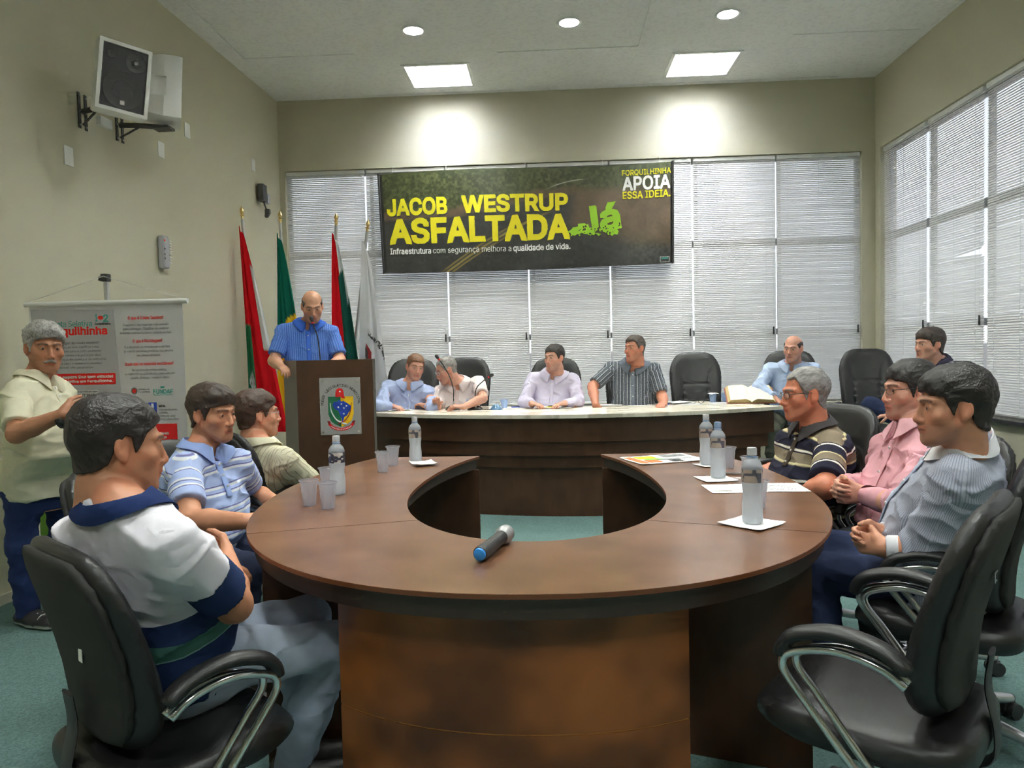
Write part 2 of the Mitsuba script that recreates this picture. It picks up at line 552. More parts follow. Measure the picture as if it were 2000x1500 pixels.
# venetian blinds: one thing per blind, slats too small to pick apart joined
PITCH_S, TILT = .0197, math.radians(52)


def blind_meshes(w, top, bottom, seed, bent=None):
    """local frame: x along the blind, y towards the room (negative = room), z up"""
    r = np.random.default_rng(seed)
    prof = np.array([[-.0125, 0], [-.006, .0022], [0, .003], [.006, .0022], [.0125, 0]])
    c, s = math.cos(TILT), math.sin(TILT)
    zs = np.arange(bottom + .03, top - .045, PITCH_S)
    V, F = [], []
    for i, z in enumerate(zs):
        a = TILT + r.normal(0, .014)
        c, s = math.cos(a), math.sin(a)
        q = np.stack([prof[:, 0] * c - prof[:, 1] * s, prof[:, 0] * s + prof[:, 1] * c], 1)
        droop = r.normal(0, .0006)
        xs = [0, w]
        if bent is not None and bent[0] <= i < bent[1]:
            xs = [0, w * .45, w * .96]
        base = len(V)
        for x in xs:
            dz = droop
            if bent is not None and bent[0] <= i < bent[1] and x > 0.5 * w:
                dz += bent[2] * (1 if i >= (bent[0] + bent[1]) / 2 else -1)
            for y, zz in q:
                V.append([x, y, z + zz + dz])
        n = len(prof)
        for j in range(len(xs) - 1):
            for t in range(n - 1):
                p0 = base + j * n + t
                F += [[p0, p0 + n, p0 + n + 1], [p0, p0 + n + 1, p0 + 1]]
    slats = trimesh.Trimesh(np.array(V), np.array(F), process=False)
    head = cat_([rb(0, w, -.018, .02, top - .04, top, .003), bx(.02, .045, -.021, -.016, top - .035, top - .005), bx(w - .045, w - .02, -.021, -.016, top - .035, top - .005)])
    rail = rb(0, w, -.012, .012, bottom, bottom + .018, .004)
    cords = cat_([bx(x - .0009, x + .0009, -.0155, -.0138, bottom, top - .03) for x in (.12 * w, .5 * w, .88 * w)])
    pull = cat_([cyl((w * .965, -.022, top - .03), (w * .965, -.022, top - .03 - L), .0012, 6) for L in (1.75,)])
    tassel = cyl((w * .965, -.022, top - 1.78), (w * .965, -.022, top - 1.86), .007, 10, .009)
    return slats, head, rail, cords, pull, tassel


def blind(label, w, top, bottom, seed, tw, bent=None):
    k = thing('venetian_blind', label, 'window blind')
    sl, hd, rl, co, pu, ta = blind_meshes(w, top, bottom, seed, bent)
    obj(k + '__slats', sl, 'blind_white', 30, tw, kind='stuff')
    obj(k + '__headrail', hd, 'white_metal', False, tw)
    obj(k + '__bottom_rail', rl, 'white_metal', False, tw)
    obj(k + '__cord', co, 'white_metal', False, tw)
    obj(k + '__pull_cord', pu, 'white_metal', False, tw)
    obj(k + '__tassel', ta, 'black_plastic', 30, tw, label='dark pull tassel')


back_lab = ['white venetian blind behind the flags, nearest the left wall', 'white venetian blind behind the left end of the black banner, second from the left wall',
            'white venetian blind behind the left half of the banner, third from the left wall', 'white venetian blind behind the banner, above the man in the lavender shirt',
            'white venetian blind behind the banner, above the man in the grey striped shirt', 'white venetian blind just right of the black banner, above an empty black chair',
            'white venetian blind at the right end of the back window, beside the beige pillar']
for i in range(7):
    a, b = GAPX[i], GAPX[i + 1]
    blind(back_lab[i], b - a - .018, ZW - .006, ZB + .02, 10 + i, T().translate([a + .009, D + .035, 0]))
right_lab = ['white venetian blind on the right wall nearest the corner pillar', 'white right wall venetian blind with a bent gap in its slats, second from corner',
             'white right wall venetian blind at the picture edge, third from the corner', 'white venetian blind on the right wall, fourth from the corner', 'white venetian blind on the right wall, fifth from the corner',
             'white venetian blind on the right wall, sixth from the corner', 'white venetian blind on the right wall, seventh from the corner']
for i in range(7):
    a, b = GAPY[i], GAPY[i + 1]
    blind(right_lab[i], a - b - .046, ZW - .006, ZB + .02, 30 + i, T().translate([XR + .035, a - .023, 0]).rotate([0, 0, 1], -90), bent=(62, 66, .022) if i == 1 else None)

# ------------------------------------------------------------------ ceiling lamps
dl = ['round recessed downlight in the ceiling, leftmost of the front row of three', 'round recessed downlight in the ceiling above the middle of the banner', 'round recessed downlight in the ceiling, rightmost of the front row of three']
ring = lathe([(.082, 0), (.098, 0), (.104, -.004), (.098, -.009), (.084, -.007), (.082, 0)], 40)
cup_ = lathe([(.085, -.003), (.083, .075), (0, .078)], 40)
disc = trimesh.creation.cylinder(radius=.078, height=.006, sections=36)
for i, (x, y) in enumerate(DOWN):
    k = thing('downlight', dl[i] if i < 3 else 'round recessed downlight in the ceiling over the horseshoe table, ' + ('left', 'middle', 'right')[i - 3], 'ceiling light', None)
    tw = T().translate([x, y, ZC])
    obj(k + '__trim_ring', ring, 'white_metal', 30, tw)
    obj(k + '__housing', cup_, 'alu', 30, tw)
    e = mikit.ply(disc, 'mat_white_plastic')
    e['emitter'] = {'type': 'area', 'radiance': {'type': 'rgb', 'value': list(DOWN_RADIANCE)}}
    put(k + '__lamp', e, T().translate([x, y, ZC + .036]))
frame_m = m3.Manifold.cube((.655, .615, .016)).translate((-.3275, -.3075, -.010)) - m3.Manifold.cube((.592, .552, .2)).translate((-.296, -.276, -.1))
lou = []
for i in range(1, 6):
    lou.append(bx(-.296 + i * .0987 - .001, -.296 + i * .0987 + .001, -.276, .276, -.004, .060))
for j in range(1, 4):
    lou.append(bx(-.296, .296, -.276 + j * .138 - .001, -.276 + j * .138 + .001, -.004, .060))
lou = cat_(lou)
dif = bx(-.294, .294, -.274, .274, .066, .070)
pl = ['square fluorescent ceiling panel with louvre, left of the two near the back wall', 'square fluorescent ceiling panel with louvre, right of the two near the back wall']
for i, (x, y) in enumerate(PANELS):
    k = thing('ceiling_panel_light', pl[i] if i < 2 else 'square fluorescent ceiling panel overhead, out of the picture', 'ceiling light', None if i < 2 else 'ceiling panels overhead')
    tw = T().translate([x, y, ZC])
    obj(k + '__frame', frame_m, 'white_metal', False, tw)
    obj(k + '__louvre', lou, 'white_metal', False, tw)
    e = mikit.ply(dif, 'mat_white_plastic')
    e['emitter'] = {'type': 'area', 'radiance': {'type': 'rgb', 'value': list(PANEL_RADIANCE)}}
    put(k + '__diffuser', e, tw)

# ------------------------------------------------------------------ horseshoe table
TX, TZ = -.062, .750


def hs(A, nf, B1, B2, yc, x0, inset=0, n=90, outer=True):
    """one side of the horseshoe outline: front half a superellipse, rear half a long ellipse"""
    th = np.linspace(0, PI, n)
    out = []
    for t in th:
        c, s = math.cos(t), math.sin(t)
        out.append((x0 + (A - inset) * np.sign(c) * abs(c) ** (2 / nf), yc - (B1 - inset) * abs(s) ** (2 / nf)))
    return out


def horseshoe(io, ii, yend=3.955):
    A, a = 1.057 - io, .503 + ii
    yo, yi = 3.06, 2.97
    f_out = hs(A, 2.2, 1.40 - io, 0, yo, TX)
    f_in = hs(a, 2.05, .835 + ii, 0, yi, TX)
    rear_o = [(TX + A * math.cos(t), yo + (1.62) * math.sin(t)) for t in np.linspace(0, .62, 24)]
    rear_i = [(TX + a * math.cos(t), yi + 1.27 * math.sin(t)) for t in np.linspace(0, .90, 24)]
    right_o = [p for p in rear_o if p[1] < yend]
    right_i = [p for p in rear_i if p[1] < yend]
    left_o = [(2 * TX - x, y) for x, y in right_o]
    left_i = [(2 * TX - x, y) for x, y in right_i]
    xo, xi = right_o[-1][0], right_i[-1][0]
    pts = right_o[::-1] + f_out[1:-1] + left_o + [(2 * TX - xo + .0, yend), (2 * TX - xi, yend)] + left_i[::-1] + f_in[::-1][1:-1] + right_i + [(xi, yend), (xo, yend)]
    return Polygon(pts).buffer(0)


top = horseshoe(0, 0)
seam = [((-1.3, 2.15), (-.40, 2.444)), ((.22, 2.418), (1.25, 2.04))]
slits = shapely.union_all([shapely.LineString(s).buffer(.0016) for s in seam])
front_half = Polygon([(-1.5, 1), (-1.5, 2.085), (-.40, 2.444), (-.06, 2.6), (.22, 2.418), (1.5, 1.948), (1.5, 1)])
pieces = [top.intersection(front_half).difference(slits), top.difference(front_half).intersection(sbox(-2, 1, TX, 5)).difference(slits), top.difference(front_half).intersection(sbox(TX, 1, 2, 5)).difference(slits)]
k = thing('horseshoe_table', 'large dark brown wooden horseshoe conference table with a reddish front panel', 'table')
for q in pieces:
    g = max(getattr(q, 'geoms', [q]), key=lambda a: a.area)
    obj(k + '__top_board', move(extr(g.buffer(-.0004), .012), 0, 0, TZ - .012), 'tabletop')
edge = top.buffer(.0006).difference(top.buffer(-.003))
obj(k + '__edge_band', move(extr(edge, .0115), 0, 0, TZ - .0122), 'wood_edge', label='reddish brown edge band')
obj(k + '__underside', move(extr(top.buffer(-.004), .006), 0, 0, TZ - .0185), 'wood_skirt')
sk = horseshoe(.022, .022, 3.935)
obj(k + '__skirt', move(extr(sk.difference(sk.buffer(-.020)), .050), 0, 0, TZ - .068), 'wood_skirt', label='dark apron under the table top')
# curved front panel in two boards with a pale inlay line between them
arc_o, arc_i = horseshoe(.085, .3), horseshoe(.107, .4)
pan = horseshoe(.085, 0).difference(horseshoe(.107, -.2).buffer(.0)).intersection(sbox(-.462, 1.4, .392, 2.2))
pan = shapely.LineString([p for p in hs(1.057 - .10, 2.2, 1.40 - .10, 0, 3.06, TX, n=300) if -.572 < p[0] < .332]).buffer(.011, cap_style=2)
obj(k + '__front_panel', move(extr(pan, .683 - .376), 0, 0, .376), 'table_panel', label='mottled reddish brown front panel')
obj(k + '__inlay_strip', move(extr(pan.buffer(-.002), .005), 0, 0, .3715), 'wood_inlay', label='thin orange inlay line')
obj(k + '__front_panel', move(extr(pan, .372), 0, 0, 0), 'table_panel', label='lower board of the front panel')
for a, b in [((-.93, 2.285), (-.560, 2.405)), ((.332, 2.39), (.775, 2.235))]:
    obj(k + '__leg_panel', move(extr(shapely.LineString([a, b]).buffer(.010, cap_style=2), .683), 0, 0, 0), 'wood_dark')
for x0, x1 in [(-.90, -.388), (.267, .79)]:
    obj(k + '__leg_panel', bx(x0, x1, 3.895, 3.915, 0, .683), 'wood_dark')

# ------------------------------------------------------------------ dais, desk, lectern
DC = (.25, 8.77)


def sector(r0, r1, a0, a1, n=70):
    """ring sector round the desk's centre, angles in degrees from straight towards the camera"""
    t = np.radians(np.linspace(a0, a1, n))
    return Polygon([(DC[0] + r1 * math.sin(x), DC[1] - r1 * math.cos(x)) for x in t] + [(DC[0] + r0 * math.sin(x), DC[1] - r0 * math.cos(x)) for x in t[::-1]])


dais = shapely.union_all([sector(.3, 2.955, -50, 50), sbox(-2.86, 6.4, XR, D)]).intersection(sbox(-2.95, 5, XR - .001, D - .013))
dais = shapely.union_all([dais, Polygon([(-2.93, 5.3), (-1.2, 5.3), (-1.2, 6.6), (-2.93, 6.6)])]).intersection(sbox(-2.86, 5, XR - .013, D - .013))
struct('floor_dais', move(extr(dais, .10), 0, 0, 0), 'carpet')
k = thing('council_desk', 'long curved dark wood council desk with a cream marble top', 'desk')
DZ = .82
mt = sector(2.18, 3.10, -37, 32.2)
b = extr(mt, .030)
obj(k + '__marble_top', move(b, 0, 0, DZ - .030), 'marble', label='cream marble desk top')
obj(k + '__edge_strip', move(extr(sector(3.092, 3.106, -37, 32.3), .026), 0, 0, DZ - .028), 'marble')
obj(k + '__front_board', move(extr(sector(2.98, 3.050, -36.6, 31.4), .185), 0, 0, .603), 'wood_dark')
obj(k + '__front_board', move(extr(sector(2.96, 3.022, -36.3, 30.6), .112), 0, 0, .490), 'wood_dark')
obj(k + '__front_board', move(extr(sector(2.94, 2.994, -36.0, 29.6), .096), 0, 0, .393), 'wood_dark')
obj(k + '__front_board', move(extr(sector(2.92, 2.962, -35.6, 28.4), .392), 0, 0, .0), 'wood_dark')
for a in (-35, -12, 9, 28):
    obj(k + '__support_panel', move(extr(sector(2.36, 2.93, a - .3, a + .3, 3), .69), 0, 0, .1), 'wood_dark')

FL, FR, BL, BR = (-1.815, 5.205), (-1.265, 5.285), (-2.06, 5.62), (-1.45, 5.76)
k = thing('lectern', 'tall dark wood lectern with a metal crest plaque before the man in blue', 'lectern')
hp = Polygon([FL, FR, BR, BL])
obj(k + '__body', move(extr(hp.buffer(-.012), 1.10), 0, 0, .10), 'wood_dark')
nF = unit([FR[1] - FL[1], -(FR[0] - FL[0]), 0])
eF = unit([FR[0] - FL[0], FR[1] - FL[1], 0])
LW_ = math.hypot(FR[0] - FL[0], FR[1] - FL[1])
obj(k + '__front_panel', plane_map(bx(0, LW_, .10, 1.283, -.02, 0), (FL[0], FL[1], 0), eF, (0, 0, 1)), 'wood_dark')
sd = unit([BL[0] - FL[0], BL[1] - FL[1], 0])
LS = math.hypot(BL[0] - FL[0], BL[1] - FL[1])
obj(k + '__side_panel', plane_map(bx(-LS, 0, .10, 1.283, -.016, 0), (FL[0], FL[1], 0), -sd, (0, 0, 1)), 'laminate_grey', label='grey laminate side panel')
sd = unit([BR[0] - FR[0], BR[1] - FR[1], 0])
obj(k + '__side_panel', plane_map(bx(0, math.hypot(BR[0] - FR[0], BR[1] - FR[1]), .10, 1.283, -.016, 0), (FR[0], FR[1], 0), sd, (0, 0, 1)), 'laminate_grey')
obj(k + '__reading_board', move(extr(hp.buffer(-.02), .02), 0, 0, 1.20), 'wood_dark')
PO = np.array([FL[0], FL[1], 0]) + eF * .158 + np.array([0, 0, .742]) + nF * .001


def plaq(poly, h0, h1):
    return plane_map(move(extr(poly, h1 - h0), 0, 0, h0), PO, eF, (0, 0, 1))


PW, PH = .290, .412
obj(k + '__plaque', plaq(sbox(0, 0, PW, PH), 0, .003), 'steel_plate', label='brushed metal crest plaque')
pk = k + '__plaque'
for x, y in [(.02, .02), (PW - .02, .02), (.02, PH - .02), (PW - .02, PH - .02)]:
    obj(pk + '__screw', plaq(Point(x, y).buffer(.008), .003, .009), 'chrome')
C = (.148, .165)
sh = Polygon([(.058, .275), (.058, .15), (.075, .10), (.105, .075), (.148, .055), (.191, .075), (.221, .10), (.238, .15), (.238, .275)])
obj(pk + '__shield', plaq(sh.intersection(sbox(0, 0, .148, 1)), .003, .0042), 'green')
obj(pk + '__shield', plaq(sh.intersection(sbox(.148, 0, 1, 1)), .003, .0042), 'yellow')
br = Polygon([(.088, .215), (.100, .238), (.125, .24), (.135, .252), (.152, .240), (.168, .243), (.20, .222), (.222, .205), (.212, .172), (.200, .155), (.190, .137), (.172, .128), (.160, .098), (.150, .088), (.152, .112), (.140, .14), (.130, .172), (.105, .186)])
obj(pk + '__map', plaq(br, .0042, .0054), 'blue')


def star(x, y, r):
    return Polygon([(x + (r if i % 2 == 0 else r * .45) * math.sin(i * PI / 5), y + (r if i % 2 == 0 else r * .45) * math.cos(i * PI / 5)) for i in range(10)])


for x, y in [(.152, .222), (.130, .198), (.170, .192), (.188, .208), (.168, .150)]:
    obj(pk + '__star', plaq(star(x, y, .009), .0054, .0062), 'white_print')
blade = lambda pts, w0, w1: tube(curve([(x, y, 0) for x, y in pts], 16), np.linspace(w0, w1, len(curve([(x, y, 0) for x, y in pts], 16))), 8, flat=.3)
obj(pk + '__sabre', plane_map(move(blade([(.072, .232), (.082, .165), (.118, .105), (.185, .074)], .003, .0065), 0, 0, .0066), PO, eF, (0, 0, 1)), 'white_print', True)
obj(pk + '__sabre', plane_map(move(blade([(.224, .232), (.214, .165), (.178, .105), (.125, .078)], .002, .0045), 0, 0, .0072), PO, eF, (0, 0, 1)), 'dark_red', True)
capp = Polygon([(.112, .272), (.112, .305), (.120, .328), (.140, .338), (.160, .332), (.170, .315), (.172, .290), (.178, .262), (.160, .262), (.150, .272)])
obj(pk + '__cap', plaq(capp, .0042, .0060), 'red')
obj(pk + '__cap_badge', plaq(Point(.145, .312).buffer(.006), .006, .007), 'white_print')
rib = shapely.LineString([(.064, .078), (.085, .055), (.115, .042), (.148, .038), (.181, .042), (.211, .055), (.232, .078)]).buffer(.010, cap_style=2)
for tl in (Polygon([(.048, .100), (.068, .098), (.078, .070), (.058, .066)]), Polygon([(.248, .100), (.228, .098), (.218, .070), (.238, .066)])):
    obj(pk + '__ribbon_tail', plaq(tl, .003, .0042), 'dark_red')
obj(pk + '__ribbon', plaq(rib, .0042, .0055), 'red')
nm = []
for i in range(15):
    a = -.95 + 1.9 * i / 14
    nm.append(affinity.rotate(affinity.translate(sbox(-.0035, -.0035, .0035, .0035), .148 + .155 * math.sin(a) * .55, .105 - .067 * math.cos(a * .9)), math.degrees(a) * .55))
obj(pk + '__motto', plaq(shapely.union_all(nm), .0055, .006), 'white_print')


def arc_text(s, cx, cy, r, a0, a1, h, weight=.02, flip=False):
    out = []
    n = len(s)
    for i, ch in enumerate(s):
        if ch == ' ':
            continue
        P = text_poly(ch, h, weight)
        a, _, c, _ = P.bounds
        P = affinity.translate(P, -(a + c) / 2, 0)
        t = a0 + (a1 - a0) * i / (n - 1)
        P = affinity.rotate(P, -math.degrees(t), origin=(0, 0))
        out.append(affinity.translate(P, cx + r * math.sin(t), cy + r * math.cos(t)))
    return shapely.union_all(out)


obj(pk + '__lettering', plaq(arc_text('PODER LEGISLATIVO MUNICIPAL', .148, .226, .122, -1.62, 1.60, .018), .003, .0042), 'black_print', label='black lettering PODER LEGISLATIVO MUNICIPAL')

# ------------------------------------------------------------------ office chairs
def chair_meshes(high):
    bh = .72 if high else .50           # height of the back rest
    w0 = .245
    S = {}
    f = Field((-.29, -.30, .32), (.29, .32, .52), .0125)

    def seat(X, Y, Z):
        hw = .243 - .03 * np.clip((Y - .05) / .2, 0, 1) ** 2 - .02 * np.clip((-Y - .05) / .2, 0, 1) ** 2
        q = ((np.abs(X) / hw) ** 5 + (np.abs(Y - .005) / .252) ** 5 + 1e-9) ** .2
        d2 = (q - 1) * .23
        top = .452 + .012 * np.clip(1 - (X / .2) ** 2, 0, 1) - .05 * np.clip((Y - .12) / .13, 0, 1.2) ** 2 - .012 * np.clip(1 - ((Y + .07) / .15) ** 2, 0, 1)
        dz = np.maximum(Z - top, .362 + .02 * np.clip((Y - .1) / .15, 0, 1) - Z)
        return smax(d2, dz, .045)
    f.add(seat, (-.27, -.28, .33), (.27, .30, .5), .0)
    for sx in (-1, 1):
        f.cone((sx * .135, -.22, .458), (sx * .15, .16, .458), .0045, .0045, .004, True)
    f.cone((-.21, .10, .447), (.21, .10, .447), .003, .003, .004, True)
    S['seat'] = f.mesh(1)
    f = Field((-.27, -.42, .40), (.27, -.06, 1.26), .0135)

    def back(X, Y, Z):
        t = np.clip((Z - .46) / bh, 0, 1)
        hw = .205 + .045 * np.sin(np.clip(t * 1.25, 0, 1) * PI * .5) - (.030 if high else .022) * np.clip((t - .75) / .25, 0, 1)
        yc = -.165 - .075 * t * (bh / .53) + .030 * np.cos((t - .25) * 4) * .8
        th = .042 - .014 * t
        crown = .018 * (X / .23) ** 2
        q = ((np.abs(X) / hw) ** 4 + (np.abs(Z - .46 - bh / 2) / (bh / 2)) ** 5 + 1e-9) ** .22
        d2 = (q - 1) * .2
        dy = np.abs(Y - (yc + crown * 1.2)) - th
        return smax(d2, dy, .05)
    f.add(back, (-.27, -.42, .41), (.27, -.07, 1.25), 0)
    ys = lambda z: -.165 - .075 * (z - .46) / .53 + .024 * math.cos(((z - .46) / bh - .25) * 4) + .042 - .014 * (z - .46) / bh
    if high:
        zt, zm, zb_ = 1.10, .87, .50
        for sx in (-1, 1):
            pts = [(sx * .155, ys(zt - .05) + .012, zt - .03), (sx * .115, ys(zm) + .006, zm), (sx * .115, ys(zb_) + .004, zb_)]
            for a, b in zip(pts[:-1], pts[1:]):
                f.cone(a, b, .008, .008, .006, True)
        f.cone((-.115, ys(zm) + .004, zm), (.115, ys(zm) + .004, zm), .008, .008, .006, True)
    else:
        for sx in (-1, 1):
            f.cone((sx * .13, ys(.90) + .008, .93), (sx * .12, ys(.52) + .006, .50), .007, .007, .006, True)
    S['backrest'] = f.mesh(1)
    # rear shell of the back rest
    g = Field((-.25, -.45, .40), (.25, -.06, 1.26), .016)

    def shell(X, Y, Z):
        t = np.clip((Z - .46) / bh, 0, 1)
        hw = .185 + .045 * np.sin(np.clip(t * 1.25, 0, 1) * PI * .5) - .02 * np.clip((t - .75) / .25, 0, 1)
        yc = -.165 - .075 * t * (bh / .53) + .030 * np.cos((t - .25) * 4) * .8 - (.040 - .013 * t)
        q = ((np.abs(X) / hw) ** 4 + (np.abs(Z - .46 - bh / 2) / (bh / 2 - .02)) ** 5 + 1e-9) ** .22
        return smax((q - 1) * .19, np.abs(Y - (yc + .02 * (X / .23) ** 2)) - .013, .012)
    g.add(shell, (-.25, -.45, .42), (.25, -.07, 1.25), 0)
    S['back_panel'] = g.mesh(1)
    arch = curve([(.185, .575), (.177, .602), (.145, .630), (.07, .650), (.00, .648), (-.06, .632), (-.105, .602)], 30)
    arch[:, 0] = arch[:, 0] * .92 - .045
    pad = []
    for sx in (-1, 1):
        r = np.full(len(arch), .017)
        r[0] = r[-1] = .011
        p = tube([(sx * .272, y, z + .012) for y, z in arch], r, 14, flat=1.0)
        c = p.vertices.copy()
        c[:, 0] = sx * .272 + (c[:, 0] - sx * .272) * 1.65
        p.vertices = c
        pad.append(p)
    S['armrest_pad'] = pad
    low = curve([(.185, -.075, .352), (.235, -.06, .345), (.262, -.02, .372), (.270, .07, .455), (.272, .155, .535), (.272, .177, .576), (.272, .152, .604), (.272, .07, .626), (.272, .0, .625), (.272, -.06, .610), (.272, -.10, .585)], 60)
    low[:, 1] = low[:, 1] * .92 - .02 - .025 * np.clip((low[:, 2] - .36) / .16, 0, 1)
    tb = []
    for sx in (-1, 1):
        q = low * np.array([sx, 1, 1])
        off = np.array([sx * .014, 0, 0])
        t1 = tube(q + off, .0095, 10)
        q2 = low * np.array([sx, 1, 1])
        q2[:, 1] -= .028 * np.clip(1 - np.abs(np.linspace(-1, 1, len(q2)) + .25), 0, 1)
        t2 = tube(q2 - off, .0095, 10)
        tb.append(cat_([t1, t2]))
    S['arm_tube'] = tb
    S['gas_column'] = cat_([cyl((0, 0, .09), (0, 0, .22), .028, 20), cyl((0, 0, .22), (0, 0, .35), .016, 16)])
    S['mechanism'] = rb(-.085, .085, -.13, .11, .325, .368, .008)
    br = curve([(0, -.08, .345), (0, -.20, .335), (0, -.250, .36), (0, -.255, .43), (0, -.238, .52), (0, -.245, .60)], 30)
    b = tube(br, .006, 10)
    b.vertices[:, 0] *= 5.5
    S['back_bracket'] = b
    S['hub'] = cat_([cyl((0, 0, .06), (0, 0, .115), .042, 20)])
    leg = tube(curve([(0, .03, .098), (0, .16, .092), (0, .28, .072), (0, .31, .066)], 12), np.linspace(.022, .015, len(curve([(0, .03, .098), (0, .16, .092), (0, .28, .072), (0, .31, .066)], 12))), 10)
    S['leg'] = leg
    wh = cat_([cyl((-.027, 0, 0), (-.008, 0, 0), .027, 18), cyl((.008, 0, 0), (.027, 0, 0), .027, 18), rbox(.012, .05, .03, .005).apply_translation((0, -.005, .012)), cyl((0, 0, .01), (0, 0, .045), .007, 10)])
    S['caster'] = move(wh, 0, .305, .028)
    return S


CH = {}
for hi in (False, True):
    S = chair_meshes(hi)
    CH[hi] = {'seat': mikit.ply(S['seat'], 'mat_leather', True), 'backrest': mikit.ply(S['backrest'], 'mat_leather', True), 'back_panel': mikit.ply(S['back_panel'], 'mat_back_fabric', True),
              'armrest_pad': mikit.ply(S['armrest_pad'][0], 'mat_leather', True), 'armrest_pad_001': mikit.ply(S['armrest_pad'][1], 'mat_leather', True),
              'arm_tube': mikit.ply(S['arm_tube'][0], 'mat_chrome', True), 'arm_tube_001': mikit.ply(S['arm_tube'][1], 'mat_chrome', True),
              'gas_column': mikit.ply(S['gas_column'], 'mat_chrome', 30), 'mechanism': mikit.ply(S['mechanism'], 'mat_black_plastic', 30), 'back_bracket': mikit.ply(S['back_bracket'], 'mat_black_metal', 30),
              'hub': mikit.ply(S['hub'], 'mat_chrome', 30)}
    for i in range(5):
        a = 2 * PI * i / 5 + .3
        CH[hi]['leg' + (f'_{i:03d}' if i else '')] = mikit.ply(move(S['leg'], rz=a), 'mat_alu', True)
        CH[hi]['caster' + (f'_{i:03d}' if i else '')] = mikit.ply(move(S['caster'], rz=a), 'mat_black_plastic', 30)


def chair(label, x, y, face, z=0.0, high=False, dz=0.0, group=None):
    k = thing('office_chair', label, 'chair', group)
    ang = math.degrees(math.atan2(face[1], face[0])) - 90
    tw = T().translate([x, y, z]).rotate([0, 0, 1], ang)
    up = T().translate([x, y, z + dz]).rotate([0, 0, 1], ang)
    for n, s in CH[high].items():
        lo = n.startswith(('leg', 'caster', 'hub', 'gas'))
        put(k + '__' + n, s, tw if lo else up, label={'back_panel': 'dark fabric rear panel of the back', 'caster': 'black twin wheel caster'}.get(n) if n in ('back_panel',) else None)
    return k, up


FACE = {}
FACE['FG'] = (-.78, .62)
cfg, up = chair('empty black leather swivel chair with chrome arms in the right foreground', .785, 1.83, FACE['FG'], 0, False, .01)
lab = rbox(.034, .0012, .024, .0005)
obj(cfg + '__sticker', move(cat_([lab]), -.075, -.262, .79), 'back_fabric', tw=up, label='small dark maker sticker on the back')
bar = cat_([bx(-.091, -.089, -.2642, -.2626, .779, .801), bx(-.089, -.060, -.2642, -.2626, .799, .801), bx(-.086, -.070, -.2642, -.2626, .781, .783)])
obj(cfg + '__sticker_print', bar, 'grey_plastic', tw=up)
DF = .10
CHAIRS = [
    ('L1', 'black swivel chair holding the man in the white and navy polo at front left', (.62, .78), 0, False, -.055),
    ('L2', 'black swivel chair holding the man in the light blue striped polo', (.95, -.30), 0, False, 0),
    ('L3', 'black swivel chair holding the man in the cream striped shirt and glasses', (.62, .78), 0, False, .0),
    ('B1', 'black high back chair behind the man in the light blue shirt leaning sideways', (.1, -1), DF, True, 0),
    ('B2', 'black high back chair behind the grey haired man in the pale pink shirt', (-.15, -1), DF, True, 0),
    ('B3', 'black high back chair behind the man in the lavender shirt', (-.1, -1), DF, True, -.02),
    ('B4', 'black high back chair behind the man in the grey striped shirt', (-.1, -1), DF, True, -.06),
    ('B5', 'black high back chair behind the balding man in the light blue shirt', (-.3, -.95), DF, True, 0),
    ('B6', 'black high back chair under the man in the checked shirt in the right corner', (-.95, -.3), DF * 0 + .0, True, .0),
    ('R1', 'black swivel chair holding the grey haired man in the brown striped polo', (-.95, -.3), 0, False, .08),
    ('R2', 'black swivel chair holding the man in the pink shirt', (-.93, -.3), 0, False, .0),
    ('R3', 'black swivel chair holding the man in the grey pinstriped shirt with white collar', (-.83, .55), 0, False, .0),
]

# ------------------------------------------------------------------ people
PATTERNS = {'blue_stripe': 0, 'polo_blue': 1, 'cream_stripe': 2, 'polo_brown': 3, 'grey_stripe': 4, 'pinstripe': 5, 'check': 6, 'polo_navy': 7, 'fine_pink': 8}


def band(x, c, w):
    return smoothstep(w + .0008, w - .0008, dr.abs(x - c))


